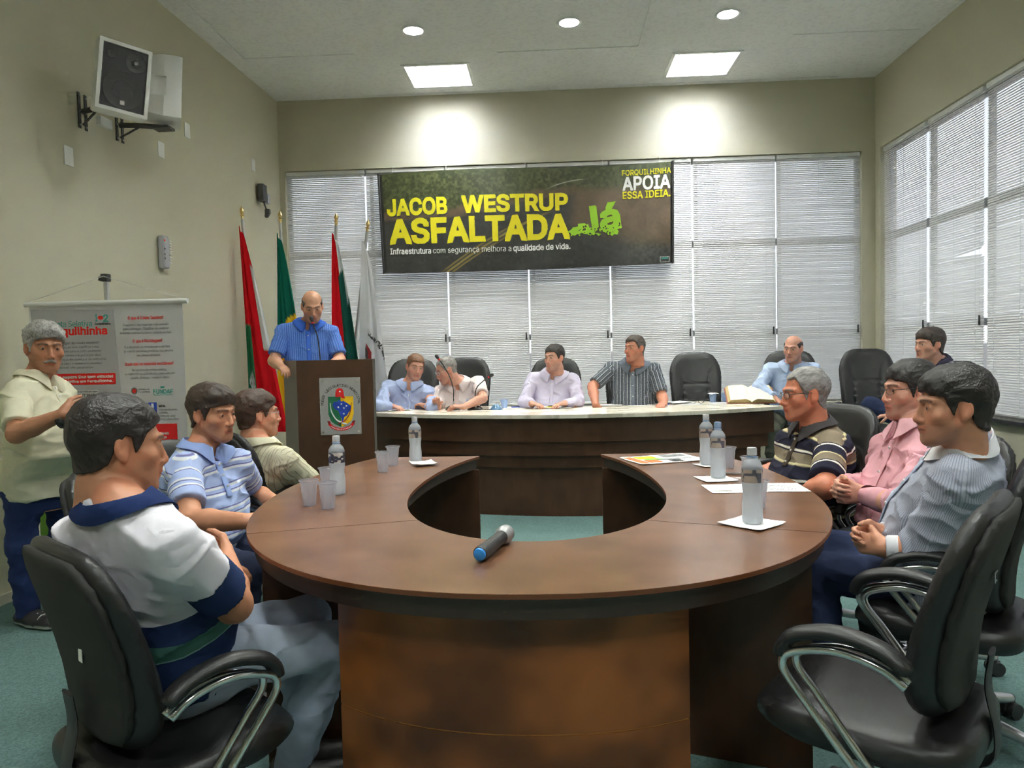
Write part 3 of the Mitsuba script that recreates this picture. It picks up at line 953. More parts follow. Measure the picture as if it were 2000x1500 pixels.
def shirt_fn(p, n, uv):
    pid = dr.floor(uv.x / 10 + .5)
    u, v = uv.x - 10 * pid, uv.y
    per = lambda x, T_: x - T_ * dr.floor(x / T_) - T_ / 2
    C0 = mix(mix((.055, .145, .52), (.10, .21, .60), smoothstep(.3, .7, noise(u * 300, 0))), (.20, .32, .72), smoothstep(.0022, .0010, dr.abs(per(u, .016))))
    q = per(v, .085)
    C1 = mi.Color3f(.40, .49, .78)
    C1 = mix(C1, (.78, .80, .88), band(q, -.012, .0045) + band(q, .014, .0045))
    C1 = mix(C1, (.16, .16, .36), band(q, -.004, .0022) + band(q, .022, .0022))
    C2 = mix((.62, .59, .43), (.30, .25, .18), smoothstep(.0024, .0012, dr.abs(per(u, .021))) * .75)
    C2 = mix(C2, (.50, .46, .33), smoothstep(.003, .001, dr.abs(per(v, .05))) * .3)
    q = per(v + .01, .115)
    C3 = mix((.20, .165, .115), (.012, .012, .024), band(q, .0, .024))
    C3 = mix(C3, (.82, .80, .75), band(q, -.030, .0042))
    C3 = mix(C3, (.62, .55, .33), band(q, .031, .0040))
    C3 = mix(C3, (.012, .012, .024), band(q, -.038, .0025))
    q = per(u, .030)
    C4 = mix((.115, .13, .155), (.36, .38, .40), band(q, .004, .0036))
    C4 = mix(C4, (.03, .035, .045), band(q, -.006, .0022) + band(q, .0115, .0015))
    C5 = mix((.43, .45, .53), (.27, .29, .38), smoothstep(.0014, .0008, dr.abs(per(u, .0052))))
    C6 = mix((.03, .03, .06), (.62, .60, .64), dr.maximum(band(per(u, .022), 0, .0045), band(per(v, .022), 0, .0045)) * .8)
    C7 = mi.Color3f(.70, .68, .74)
    C7 = dr.select(v < .225, mi.Color3f(.011, .022, .068), C7)
    C7 = dr.select((v < .165) & (v > .120), mi.Color3f(.055, .15, .125), C7)
    C7 = dr.select((v < .120) & (v > .116), mi.Color3f(.20, .34, .32), C7)
    C8 = mix((.80, .72, .71), (.70, .50, .50), smoothstep(.0018, .0008, dr.abs(per(u, .013))) * .5)
    out = C0
    for i, c in enumerate((C1, C2, C3, C4, C5, C6, C7, C8)):
        out = dr.select(pid == i + 1, c, out)
    return out


mat('shirt_pattern', pr(proc(shirt_fn), .9, spec=.15))


def rot_to(fw, up=(0, 0, 1), roll=0.0):
    """rows: right, forward, up"""
    fw = unit(fw)
    r = unit(np.cross(fw, up))
    u = np.cross(r, fw)
    c, s = math.cos(roll), math.sin(roll)
    return np.array([c * r + s * u, fw, c * u - s * r])


# one head, sculpted once as a field in its own frame (x right, y forward, z up; 0 at ear level)
HL, HH = (-.105, -.125, -.17), (.105, .155, .14)


def head_field(skull_only):
    f = Field(HL, HH, .0027)
    f.ell((0, -.012, .028), (.0755, .097, .086), k=0)
    f.ell((0, .028, -.035), (.063, .066, .080), k=.03)
    f.ell((0, .052, -.080), (.040, .038, .034), k=.025)
    for s in (-1, 1):
        f.cone((s * .051, .006, -.056), (s * .022, .070, -.103), .015, .015, .03)
        f.ell((s * .046, .054, -.028), (.022, .026, .022), k=.02)
    f.ell((0, .075, -.106), (.021, .018, .016), k=.02)
    f.cone((0, -.028, -.06), (0, -.035, -.17), .056, .058, .03)
    if skull_only:
        return f
    for s in (-1, 1):
        f.cone((s * .012, .092, .020), (s * .046, .070, .020), .010, .009, .014)
        f.ell((s * .031, .100, .000), (.019, .016, .011), k=.010, sub=True)
        f.ell((s * .0315, .0745, -.001), (.0155, .0150, .0150), k=.004)
        f.ell((s * .0315, .0935, -.0015), (.0115, .0060, .0042), k=.003, sub=True)
        f.ell((s * .0125, .099, -.043), (.0085, .009, .0072), k=.006)
        f.cone((s * .008, .108, -.0515), (s * .010, .100, -.0495), .0030, .0030, .002, True)
        # ear
        E = rot_to((s * .93, .30, 0), (0, -.12, 1))
        f.ell((s * .077, -.008, -.006), (.019, .0085, .033), rot_to((s * .92, .38, .1)), k=.005)
        f.ell((s * .0745, .000, -.032), (.011, .007, .013), k=.006)
        f.ell((s * .086, -.004, -.002), (.009, .0055, .017), rot_to((s * .92, .38, .1)), k=.004, sub=True)
    f.cone((0, .088, .012), (0, .108, -.036), .0075, .0105, .008)
    f.ell((0, .106, -.040), (.0120, .011, .0100), k=.006)
    f.ell((0, .094, -.058), (.014, .010, .014), k=.012)
    f.cone((-.017, .091, -.0665), (.017, .091, -.0665), .0060, .0060, .005)
    f.cone((-.010, .097, -.0665), (.010, .097, -.0665), .0062, .0062, .006)
    f.cone((-.015, .0915, -.0775), (.015, .0915, -.0775), .0068, .0068, .006)
    f.cone((-.020, .1000, -.0720), (.020, .1000, -.0720), .0016, .0016, .002, True)
    return f


_h, _s = head_field(False), head_field(True)


def samp(F, x, y, z):
    c = [(q - a[0]) / (a[-1] - a[0]) * (len(a) - 1) for q, a in zip((x, y, z), F.ax)]
    c = np.broadcast_arrays(*c)
    return ndimage.map_coordinates(F.D, [q.astype(np.float32) for q in c], order=1, mode='nearest')


def vnoise(P, s, seed=0):
    return meshkit.noise(np.asarray(P, float) * s, seed)


def unit_rows(v):
    return v / (np.linalg.norm(v, axis=-1, keepdims=True) + 1e-9)


class Person:
    def __init__(s, nm, label, J, ff, **o):
        s.o = o
        s.nm = nm
        s.J = {k: np.array(v, float) for k, v in J.items()}
        s.k = thing('person', label, 'person')
        s.f = unit([ff[0], ff[1], 0])
        s.r = np.array([s.f[1], -s.f[0], 0])
        s.near = o.get('near', False)
        s.hs = o.get('hs', .97)
        s.Rh = rot_to(o['look'], (0, 0, 1), o.get('roll', 0.0))
        s.skin = np.array(srgb(*o.get('skin', (196, 150, 124))))
        J = s.J
        s.ax = J['neck'] - J['hip']
        s.L = np.linalg.norm(s.ax)
        s.ax = s.ax / s.L
        sr = J['Rs'] - J['Ls']
        sr = sr - s.ax * (sr @ s.ax)
        s.sr = unit(sr)
        hr = s.r - s.ax * (s.r @ s.ax)
        s.hr = unit(hr)
        s.bw = o.get('bw', 1.0)
        s.hd = J['head']
        s.build()

    # --- trunk
    def trunk(s, infl=0.0, belly=0.0):
        H, ax, L = s.J['hip'].astype(np.float32), s.ax.astype(np.float32), s.L
        f0, f1 = np.cross(s.ax, s.hr), np.cross(s.ax, s.sr)
        T_ = [-.35, -.2, 0, .25, .5, .72, .88, 1.0, 1.1]
        Wd = np.array([.12, .165, .172, .165, .172, .188, .178, .11, .06]) * s.bw + infl
        Dp = np.array([.10, .125, .125, .128 + belly, .124 + belly * .6, .118, .092, .068, .05]) * (.5 + .5 * s.bw) + infl
        Of = np.array([.03, .01, .00, .02 + belly, .022 + belly * .7, .012, -.004, -.002, .0])

        def fn(X, Y, Z):
            x, y, z = X - H[0], Y - H[1], Z - H[2]
            t = (x * ax[0] + y * ax[1] + z * ax[2]) / L
            tc = np.clip(t, 0, 1)
            ri = [(s.hr[i] * (1 - tc) + s.sr[i] * tc) for i in range(3)]
            fi = [(f0[i] * (1 - tc) + f1[i] * tc) for i in range(3)]
            a = x * ri[0] + y * ri[1] + z * ri[2]
            b = x * fi[0] + y * fi[1] + z * fi[2]
            sh = t.shape
            w = np.interp(t.ravel(), T_, Wd).reshape(sh)
            d = np.interp(t.ravel(), T_, Dp).reshape(sh)
            o = np.interp(t.ravel(), T_, Of).reshape(sh)
            q = (np.abs(a / w) ** 2.4 + np.abs((b - o) / d) ** 2.4 + 1e-9) ** (1 / 2.4)
            return np.maximum((q - 1) * np.minimum(w, d), (np.abs(t - .375) - .725) * L)
        lo = np.minimum(s.J['hip'] - ax * .16, s.J['neck'] + ax * .05) - .26
        hi = np.maximum(s.J['hip'] - ax * .16, s.J['neck'] + ax * .05) + .26
        return fn, lo, hi

    def trunk_uv(s, P):
        H, L = s.J['hip'], s.L
        q = P - H
        t = q @ s.ax / L
        tc = np.clip(t, 0, 1)[:, None]
        ri = s.hr * (1 - tc) + s.sr * tc
        fi = np.cross(s.ax, ri)
        a, b = (q * ri).sum(1), (q * fi).sum(1)
        th = np.arctan2(a, b)
        u = .15 * np.sign(th) * np.minimum(np.abs(th), PI - np.abs(th))
        return np.stack([u, t * L], 1), a, b, t

    def bounds(s):
        P = np.array([v for v in s.J.values()])
        return P.min(0) - .27, P.max(0) + .27

    def head_local(s, P):
        q = (P - s.hd) @ s.Rh.T / s.hs
        q[:, 0] /= s.o.get('hw', 1.0)
        return q

    def head_sdf(s, F):
        R, c, k, hw = s.Rh, s.hd, s.hs, s.o.get('hw', 1.0)

        def fn(X, Y, Z):
            x, y, z = X - c[0], Y - c[1], Z - c[2]
            u = [(R[i, 0] * x + R[i, 1] * y + R[i, 2] * z) / k for i in range(3)]
            u[0] = u[0] / hw
            d = samp(F, *u)
            out = np.maximum.reduce([np.maximum(HL[i] + .004 - u[i], u[i] - HH[i] + .004) for i in range(3)])
            return np.where(out > 0, np.maximum(d, out), d) * k
        return fn

    def hand(s, f, w, d, n, right, curl=.6, spread=.0, k=.96, thumb=.5):
        d = unit(d)
        n = unit(np.array(n) - d * (np.array(n) @ d))
        t = np.cross(d, n) if right else np.cross(n, d)
        for i in range(4):
            off = (.027 - .018 * i)
            kb = w + d * (.086 - .004 * abs(i - 1)) * k + t * off * k
            f.cone(w + t * off * .55 * k + d * .008, kb, .0145 * k, .0108 * k, .012)
            ln = (.070, .078, .072, .056)[i] * k
            a, cur, dirv = 0, kb, d
            for j, fr in enumerate((.46, .31, .25)):
                a += curl * (.75, 1.0, .7)[j] * (1 + .08 * i)
                dirv = d * math.cos(a) + n * math.sin(a) + t * spread * (1.5 - i) * .2
                nx = cur + unit(dirv) * ln * fr
                f.cone(cur, nx, (.0092, .0086, .0078)[j] * k, (.0086, .0078, .0068)[j] * k, .0025)
                cur = nx
        b = w + d * .022 * k + t * .026 * k
        m1 = b + (d * .034 + t * .024 + n * .012) * k
        m2 = m1 + (d * .026 + t * .004 + n * .016 * (1 + thumb)) * k
        m3_ = m2 + (d * .020 - t * .006 * thumb + n * .012) * k
        f.cone(w + t * .012, b, .016 * k, .014 * k, .01)
        f.cone(b, m1, .0145 * k, .0115 * k, .01)
        f.cone(m1, m2, .0112 * k, .0098 * k, .003)
        f.cone(m2, m3_, .0098 * k, .008 * k, .003)

    def build(s):
        o, J, near = s.o, s.J, s.near
        lo, hi = s.bounds()
        hb = s.hs * .175
        fine = [(s.hd - hb * np.array([.75, .9, 1]), s.hd + hb * np.array([.75, .9, .9]), .0046 if near else .0062)]
        hands = o.get('hands', {})
        for sd in hands:
            w = hands[sd].get('w', J[sd + 'w'])
            c = w + unit(hands[sd]['d']) * .08
            fine.append((c - .10, c + .10, .0045 if near else .0062))
        f = Field(lo, hi, .017 if near else .020, fine)
        # body
        fn, a, b = s.trunk(-.030 if o.get('stand') else -.018, o.get('belly', 0))
        f.add(fn, a, b, .02)
        for sd in 'RL':
            S, E, W = J[sd + 's'], J[sd + 'e'], J[sd + 'w']
            W = hands[sd].get('w', W) if sd in hands else W
            bulk = s.o.get('arm', 1.0)
            f.cone(J['neck'] - s.ax * .055, S - s.ax * .01, .030, .036, .04)
            f.cone(S, E, .042, .041 * bulk, .02)
            m = E + (W - E) * .35
            f.cone(E, m, .042 * bulk, .041 * bulk, .015)
            f.cone(m, W, .041 * bulk, .0265 * bulk, .015)
            h, kn, an = J[sd + 'h'], J[sd + 'k'], J[sd + 'a']
            f.cone(h, kn, .072, .050, .04)
            f.cone(kn, an, .050, .036, .03)
            fd = unit([*(kn - h)[:2], 0]) if not o.get('stand') else s.f
            f.cone(an - [0, 0, .03], an + fd * .12 - [0, 0, .05], .034, .028, .02)
            hd = hands.get(sd)
            if hd:
                s.hand(f, W, hd['d'], hd['n'], sd == 'R', hd.get('curl', .6), hd.get('spread', 0), thumb=hd.get('thumb', .5))
            else:
                dd = unit(W - E)
                s.hand(f, W, dd, (.01, .01, -1), sd == 'R', .5)
        # neck and head
        nb = s.hd + s.Rh.T @ (np.array([0, -.032, -.10]) * s.hs)
        nk = J['neck'] + s.ax * .005
        f.cone(nb, nk, .056 * s.hs, .060, .02)
        f.cone(nb - s.ax * .05, nk + (J['Rs'] - J['Ls']) * .16 - s.ax * .03, .036, .036, .04)
        f.cone(nb - s.ax * .05, nk - (J['Rs'] - J['Ls']) * .16 - s.ax * .03, .036, .036, .04)
        f.add(s.head_sdf(_h), s.hd - hb, s.hd + hb, .012)
        m = f.mesh(1)
        P = m.vertices
        q = s.head_local(P)
        col = np.tile(s.skin, (len(P), 1))
        col *= (1 + .10 * (vnoise(P, 60, 3) - .5))[:, None]
        inh = (np.abs(q[:, 0]) < .1) & (q[:, 1] > -.12) & (q[:, 2] > -.13)
        def paint(mask, c, a=1.0):
            mm = np.clip(mask, 0, 1)[:, None] * a * inh[:, None]
            col[:] = col * (1 - mm) + np.array(c) * mm
        g = lambda x, w: np.exp(-(x / w) ** 2)
        fr = (q[:, 1] > .055)
        red = s.skin * np.array([1.08, .80, .76])
        paint(g(np.hypot(np.abs(q[:, 0]) - .042, q[:, 2] + .035), .022) * fr, red, .40)
        paint(g(np.hypot(q[:, 0], q[:, 2] + .040), .014) * (q[:, 1] > .1), red, .6)
        paint((np.abs(q[:, 0]) > .068) * 1.0, red, .45)
        st = o.get('stubble', .25)
        paint(np.clip((-.048 - q[:, 2]) / .015, 0, 1) * np.clip((q[:, 1] - .0) / .02, 0, 1), s.skin * np.array([.50, .52, .58]), st)
        lip = (np.abs(q[:, 2] + .072) < .0115) & (np.abs(q[:, 0]) < .024) & (q[:, 1] > .088)
        paint(lip * 1.0, s.skin * np.array([.85, .52, .52]), .75)
        paint((np.abs(q[:, 2] + .072) < .0022) * (np.abs(q[:, 0]) < .023) * (q[:, 1] > .085), s.skin * .3, .8)
        bc = np.array(srgb(*o.get('brow', o.get('hair', (40, 32, 28)))))
        zb = .0185 + .004 * np.sin(np.clip((np.abs(q[:, 0]) - .012) / .036, 0, 1) * PI)
        paint(g(q[:, 2] - zb, .0052) * ((np.abs(q[:, 0]) > .011) & (np.abs(q[:, 0]) < .050)) * (q[:, 1] > .05), bc, .9)
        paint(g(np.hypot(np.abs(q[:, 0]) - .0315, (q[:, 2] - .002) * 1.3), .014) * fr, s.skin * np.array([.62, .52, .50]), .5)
        paint(g(np.hypot((np.abs(q[:, 0]) - .009), q[:, 2] + .050), .004) * (q[:, 1] > .095), s.skin * .2, .8)
        key = s.k
        put(key + '__body', mikit.ply(m, 'mat_skin', True, color=np.clip(col, 0, 1)))
        s.eyes()
        s.hair()
        s.clothes()

    def W(s, p):
        """head-local point -> world"""
        return s.hd + s.Rh.T @ (np.array(p) * s.hs * np.array([s.o.get('hw', 1.0), 1, 1]))

    def eyes(s):
        for e in (-1, 1):
            m = trimesh.creation.icosphere(subdivisions=3 if s.near else 2, radius=.0118)
            v = m.vertices
            gz = np.array([s.o.get('gaze', 0.0), 1, -.08])
            d = v @ unit(gz) / .0118
            c = np.tile([.62, .60, .57], (len(v), 1))
            c[d > .87] = (.055, .030, .016)
            c[d > .965] = (.004, .004, .004)
            m.vertices = np.array([s.W(p + np.array([e * .0315, .0772, -.0015])) for p in v])
            put(s.k + '__eye', mikit.ply(m, 'mat_skin', True, color=c))

    def hair(s):
        o = s.o
        st = o.get('style', 'short')
        th, topz = o.get('thick', .012), o.get('hairline', .060)
        f = Field((-.125, -.145, -.15), (.125, .145, .165), .0042 if s.near else .0056)
        X, Y, Z = (a[q] for a, q in ((f.ax[0], np.s_[:, None, None]), (f.ax[1], np.s_[None, :, None]), (f.ax[2], np.s_[None, None, :])))
        d = samp(_s, X, Y, Z)
        xx = np.abs(X)
        # lower edge of the hair as a height over (front..back)
        ys = np.array([-.14, -.085, -.06, -.030, -.022, -.002, .012, .026, .034, .050, .068, .085, .12])
        nape = o.get('nape', -.085)
        zl = np.array([nape, nape, nape + .006, -.045, -.018, .022, .020, o.get('sideburn', -.018), -.004, .030, topz - .012, topz, topz])
        line = np.interp(Y, ys, zl) + 0 * X
        if o.get('recede'):
            line = line + o['recede'] * np.exp(-((xx - .045) / .020) ** 2) * np.clip((Y - .03) / .03, 0, 1)
        if o.get('part'):
            line = line + o['part'] * (X / .06) * np.clip((Y - .04) / .03, 0, 1)
        lim = line - Z
        if st == 'bald':
            lim = np.maximum(lim, (Z - (o.get('rim', .045) - .25 * np.clip(Y - .0, 0, 1))) + 0 * X)
            if o.get('thin_top'):
                pass
        g = meshkit.noise(np.stack(np.broadcast_arrays(X * 160, Y * 45, Z * 70 + X * 60), -1), 7) - .5
        g2 = meshkit.noise(np.stack(np.broadcast_arrays(X * 55, Y * 30, Z * 38), -1), 4) - .5
        front = np.clip((Y - .02) / .06, 0, 1) * np.clip((Z - .04) / .05, 0, 1)
        up = np.clip(Z / .09, 0, 1)
        t = th * (.45 + .55 * up) + o.get('quiff', .0) * front + o.get('rear', .0) * np.clip(-Y / .08, 0, 1) + g * o.get('rough', .004) + g2 * o.get('lump', .006)
        hd = smax(d - t, (lim + .012 * g2 + .006 * g) * .9, .005)
        f.D = np.minimum(hd, 1).astype(np.float32)
        f.D = np.ascontiguousarray(np.broadcast_to(f.D, [len(a) for a in f.ax])).copy()
        m = f.mesh(1)
        q = m.vertices.copy()
        base = np.array(srgb(*o.get('hair', (40, 32, 28))))
        nn = vnoise(q * np.array([1, .25, .40]), 330, 5)
        n2 = vnoise(q, 40, 9)
        col = base * (.55 + .95 * nn)[:, None]
        if 'grey' in o:
            gr = np.array(srgb(*o['grey']))
            w = np.clip(o.get('grey_mix', .6) + .9 * (n2 - .5) + .6 * (nn - .5), 0, 1)
            if o.get('grey_sides'):
                w = w * np.clip(1.1 - (q[:, 2] - .0) / .07, 0, 1)
            col = col * (1 - w[:, None]) + gr * (.85 + .3 * nn)[:, None] * w[:, None]
        m.vertices = s.hd + (q * s.hs * np.array([o.get('hw', 1.0), 1, 1])) @ s.Rh
        put(s.k + '__hair', mikit.ply(m, 'mat_hair', True, color=np.clip(col, 0, 1)), label=o.get('hair_label'))
        if o.get('moustache'):
            f = Field((-.04, .07, -.09), (.04, .125, -.04), .003)
            for e in (-1, 1):
                f.cone((0, .104, -.0585), (e * .024, .090, -.068), .0075, .0055, .006)
            mm = f.mesh(1)
            gcol = np.array(srgb(128, 120, 114)) * (.8 + .4 * vnoise(mm.vertices, 300))[:, None]
            mm.vertices = s.hd + (mm.vertices * s.hs) @ s.Rh
            put(s.k + '__moustache', mikit.ply(mm, 'mat_hair', True, color=gcol), label='grey moustache')
        if o.get('glasses'):
            fr = []
            for e in (-1, 1):
                ring = [(e * .033 + .0205 * math.cos(a) * (1 - .12 * math.sin(a)), .101 - .25 * (abs(e * .033 + .0205 * math.cos(a)) - .03) ** 1, -.003 + .0145 * math.sin(a)) for a in np.linspace(0, 2 * PI, 25)]
                fr.append(tube([s.W(p) for p in ring], .0011, 6))
                fr.append(tube([s.W(p) for p in ((e * .053, .095, .003), (e * .072, .062, .006), (e * .078, .01, .007), (e * .077, -.012, -.002))], .0014, 6))
            fr.append(tube([s.W(p) for p in ((-.013, .103, .0), (0, .107, .003), (.013, .103, 0))], .001, 6))
            obj(s.k + '__glasses', cat_(fr), o['glasses'], True, label='thin framed spectacles')
            for e in (-1, 1):
                ln = trimesh.creation.cylinder(radius=.0185, height=.0008, sections=24)
                ln.apply_transform(trimesh.transformations.rotation_matrix(PI / 2, [1, 0, 0]))
                ln.vertices[:, 2] *= .72
                ln.vertices += np.array([e * .033, .100, -.003])
                ln.vertices = np.array([s.W(p) for p in ln.vertices])
                obj(s.k + '__glasses__lens', ln, 'glass_lens')

    def clothes(s):
        o, J, near = s.o, s.J, s.near
        h = .0085 if near else .0115
        sc = np.array(srgb(*o.get('shirt', (200, 200, 210))))
        pid = PATTERNS.get(o.get('pattern'), None)
        fold_amp = o.get('fold', .011)

        def finish(m, uv, name, colr=None, seed=0, lab=None, amp=1.0):
            P = m.vertices
            n = m.vertex_normals
            w = meshkit.noise(np.stack([uv[:, 0] * 9 + uv[:, 1] * 7, uv[:, 1] * 16 - uv[:, 0] * 5, 0 * uv[:, 0]], 1), 11 + seed)
            w2 = meshkit.noise(np.stack([uv[:, 0] * 26 + uv[:, 1] * 10, uv[:, 1] * 34, 0 * uv[:, 0] + 5], 1), 21 + seed)
            rid = 1 - np.abs(2 * w - 1)
            r2 = 1 - np.abs(2 * w2 - 1)
            dsp = fold_amp * amp * ((rid ** 3 - .35) + .42 * (r2 ** 2 - .4))
            m.vertices = P + n * dsp[:, None]
            if pid is not None and colr is None:
                put(s.k + '__' + name, mikit.ply(m, 'mat_shirt_pattern', True, uv=uv + np.array([10.0 * pid, 0])), label=lab)
            else:
                c = np.array(colr if colr is not None else sc)
                if c.ndim == 1:
                    c = np.tile(c, (len(P), 1))
                c = c * (.95 + .10 * vnoise(P, 25, 2))[:, None]
                put(s.k + '__' + name, mikit.ply(m, 'mat_cloth', True, color=np.clip(c, 0, 1)), label=lab)

        # shirt body
        fn, a, b = s.trunk(.006, o.get('belly', 0))
        lo, hi = a - .03, b + .03
        f = Field(lo, hi, h)
        f.add(fn, a, b, .02)
        for sd in 'RL':
            S = J[sd + 's']
            f.cone(J['neck'] - s.ax * .050, S - s.ax * .008, .048, .058, .05)
            f.cone(S, S + (J[sd + 'e'] - S) * .20, .061, .061, .035)
        if o.get('stand'):
            f.cut(J['hip'] - s.ax * o.get('hem', .08), -s.ax)
        else:
            f.cut(J['hip'] - np.array([0, 0, .075]), (0, 0, -1))
        # neck opening
        nk = J['neck']
        fw = np.cross(s.ax, s.sr)
        hdir = unit(s.hd - nk + np.array([0, 0, .05]))
        f.cone(nk + s.ax * .012 + fw * .008, nk + hdir * .16, .060, .066, .006, True)
        if o.get('vneck', .03) > 0:
            f.cone(nk + fw * .055 + s.ax * .0, nk + fw * .110 - s.ax * o.get('vneck', .05), .030, .010, .004, True)
        s.shirtF = f
        m = f.mesh(1)
        uv, aa, bb, tt = s.trunk_uv(m.vertices, )
        if o.get('flat_u'):
            uv[:, 0] = aa
        col = None
        if pid is None and 'yoke' in o:
            col = None
        finish(m, uv, 'shirt', col, lab=o.get('shirt_label'))
        # sleeves
        long = o.get('sleeve', 'short') == 'long'
        for i, sd in enumerate('RL'):
            S, E, W = J[sd + 's'], J[sd + 'e'], J[sd + 'w']
            if sd in o.get('hands', {}):
                W = o['hands'][sd].get('w', W)
            P_ = np.array([S, E, W])
            f = Field(P_.min(0) - .11, P_.max(0) + .11, h * .9)
            bulk = o.get('arm', 1.0)
            r0, r1 = .061 * (.5 + .5 * bulk), .055 * bulk
            f.cone(S, E, r0, r1, .02)
            if long:
                f.cone(E, W, r1 * .98, .0385, .015)
                cw = .050 if (near or o.get('cuffs')) else .012
                f.cut(W - unit(W - E) * cw, unit(W - E))
            else:
                fr = o.get('cuff', .68)
                cpt = S + (E - S) * fr
                f.cone(S, cpt, r0 - .003, .058 * bulk + .002, .01)
                f.cut(cpt, unit(E - S))
            m = f.mesh(1)
            q = m.vertices - S
            d1, d2 = unit(E - S), unit(W - E)
            l1 = np.linalg.norm(E - S)
            t1 = q @ d1
            q2 = m.vertices - E
            t2 = q2 @ d2
            on2 = (np.linalg.norm(q2 - np.clip(t2, 0, 9)[:, None] * d2, axis=1) < np.linalg.norm(q - np.clip(t1, 0, l1)[:, None] * d1, axis=1)) & long
            v = np.where(on2, l1 + np.clip(t2, -.02, 9), t1)
            ref = s.sr if abs(d1 @ s.sr) < .8 else np.cross(s.ax, s.sr)
            e1 = unit(ref - d1 * (ref @ d1))
            e2 = np.cross(d1, e1)
            th = np.arctan2(q @ e1, q @ e2)
            u = .058 * np.sign(th) * np.minimum(np.abs(th), PI - np.abs(th))
            if o.get('pattern') == 'polo_navy':
                v = np.where(v < .125, .30, .05)
            elif o.get('pattern') in ('polo_blue', 'polo_brown'):
                v = np.maximum(v, .045) + o.get('sleeve_off', 0.0)
            uv = np.stack([u, v], 1)
            cc = o.get('sleeve_col')
            finish(m, uv, 'sleeve', None, 3 + i, amp=1.2 if long else .5)
            if long and (near or o.get('cuffs')):
                dW = unit(W - E)
                p0, p1 = W - dW * .080, W - dW * .004
                ring = tube([p0, p0 + dW * .004, p1 - dW * .003, p1, p1 - dW * .004], [.0385, .0425, .0405, .038, .034], 24, cap=False)
                cc = np.array(srgb(*o.get('cuff_col', o.get('shirt', (200, 200, 210)))))
                put(s.k + '__cuff', mikit.ply(ring, 'mat_cloth', True, color=np.tile(cc, (len(ring.vertices), 1))), label=o.get('cuff_label'))
        s.collar()
        # trousers
        tc = np.array(srgb(*o.get('pants', (30, 36, 60))))
        P_ = np.array([J[x] for x in ('hip', 'Rh', 'Lh', 'Rk', 'Lk', 'Ra', 'La')])
        f = Field(P_.min(0) - .19, P_.max(0) + .19, .0120 if near or o.get('stand') else .018)
        fn, a, b = s.trunk(-.020 if o.get('stand') else -.012, o.get('belly', 0) * .4 if o.get('stand') else 0)
        f.add(fn, a, b, .03)
        f.cut(J['hip'] + s.ax * (.05 if o.get('stand') else .03), s.ax)
        for sd in 'RL':
            hp, kn, an = J[sd + 'h'], J[sd + 'k'], J[sd + 'a']
            f.cone(hp, kn, .086, .066, .05)
            f.cone(kn, kn + (an - kn) * .5, .065, .060, .03)
            f.cone(kn + (an - kn) * .5, an - [0, 0, .02], .060, .054, .03)
        zf = min(J['Ra'][2], J['La'][2]) - .045
        f.cut((0, 0, zf), (0, 0, -1))
        m = f.mesh(1)
        P = m.vertices
        w = meshkit.noise(P * np.array([11, 11, 22]), 31)
        m.vertices = P + m.vertex_normals * (.009 * ((1 - np.abs(2 * w - 1)) ** 2 - .55))[:, None]
        c = tc * (.85 + .3 * vnoise(P, 9, 8))[:, None] * (.9 + .2 * vnoise(P, 70, 1))[:, None]
        if o.get('fade'):
            kk = np.minimum(*[np.linalg.norm(P - (J[x + 'h'] + J[x + 'k']) / 2, axis=1) for x in 'RL'])
            c = c + np.array(srgb(*o['fade'])) * .35 * np.exp(-(kk / .22) ** 2)[:, None]
        put(s.k + '__trousers', mikit.ply(m, 'mat_cloth', True, color=np.clip(c, 0, 1)), label=o.get('pants_label'))
        # shoes
        for sd in 'RL':
            an, kn, hp = J[sd + 'a'], J[sd + 'k'], J[sd + 'h']
            fd = unit([*(kn - hp)[:2], 0]) if not o.get('stand') else unit(o.get('toe_' + sd, s.f))
            fl = an[2] - .09
            c = np.array([an[0], an[1], 0])
            f = Field(c + [-.25, -.25, fl - .02], c + [.25, .25, fl + .16], .011)
            f.cone(c - fd * .045 + [0, 0, fl + .035], c + fd * .06 + [0, 0, fl + .038], .040, .044, .02)
            f.cone(c + fd * .06 + [0, 0, fl + .030], c + fd * .165 + [0, 0, fl + .026], .046, .036, .03)
            f.cone(c - fd * .01 + [0, 0, fl + .05], c - fd * .01 + [0, 0, fl + .10], .042, .040, .02)
            f.cut((0, 0, fl + .004), (0, 0, -1))
            m = f.mesh(1)
            cl = np.tile(srgb(*o.get('shoe', (22, 20, 20))), (len(m.vertices), 1))
            if o.get('sole'):
                cl[m.vertices[:, 2] < fl + .018] = srgb(*o['sole'])
            put(s.k + '__shoe', mikit.ply(m, 'mat_shoe', True, color=cl))
            if o.get('laces'):
                lc = []
                for q in range(4):
                    b0 = c + fd * (.045 + .025 * q) + [0, 0, fl + .086 - .006 * q]
                    sdv = np.cross(fd, [0, 0, 1])
                    lc.append(tube([b0 - sdv * .03 - [0, 0, .016], b0 - sdv * .012, b0 + sdv * .012, b0 + sdv * .03 - [0, 0, .016]], .003, 6))
                obj(s.k + '__shoe' + ('_001' if sd == 'L' else '') + '__laces', cat_(lc), 'white_print', True)

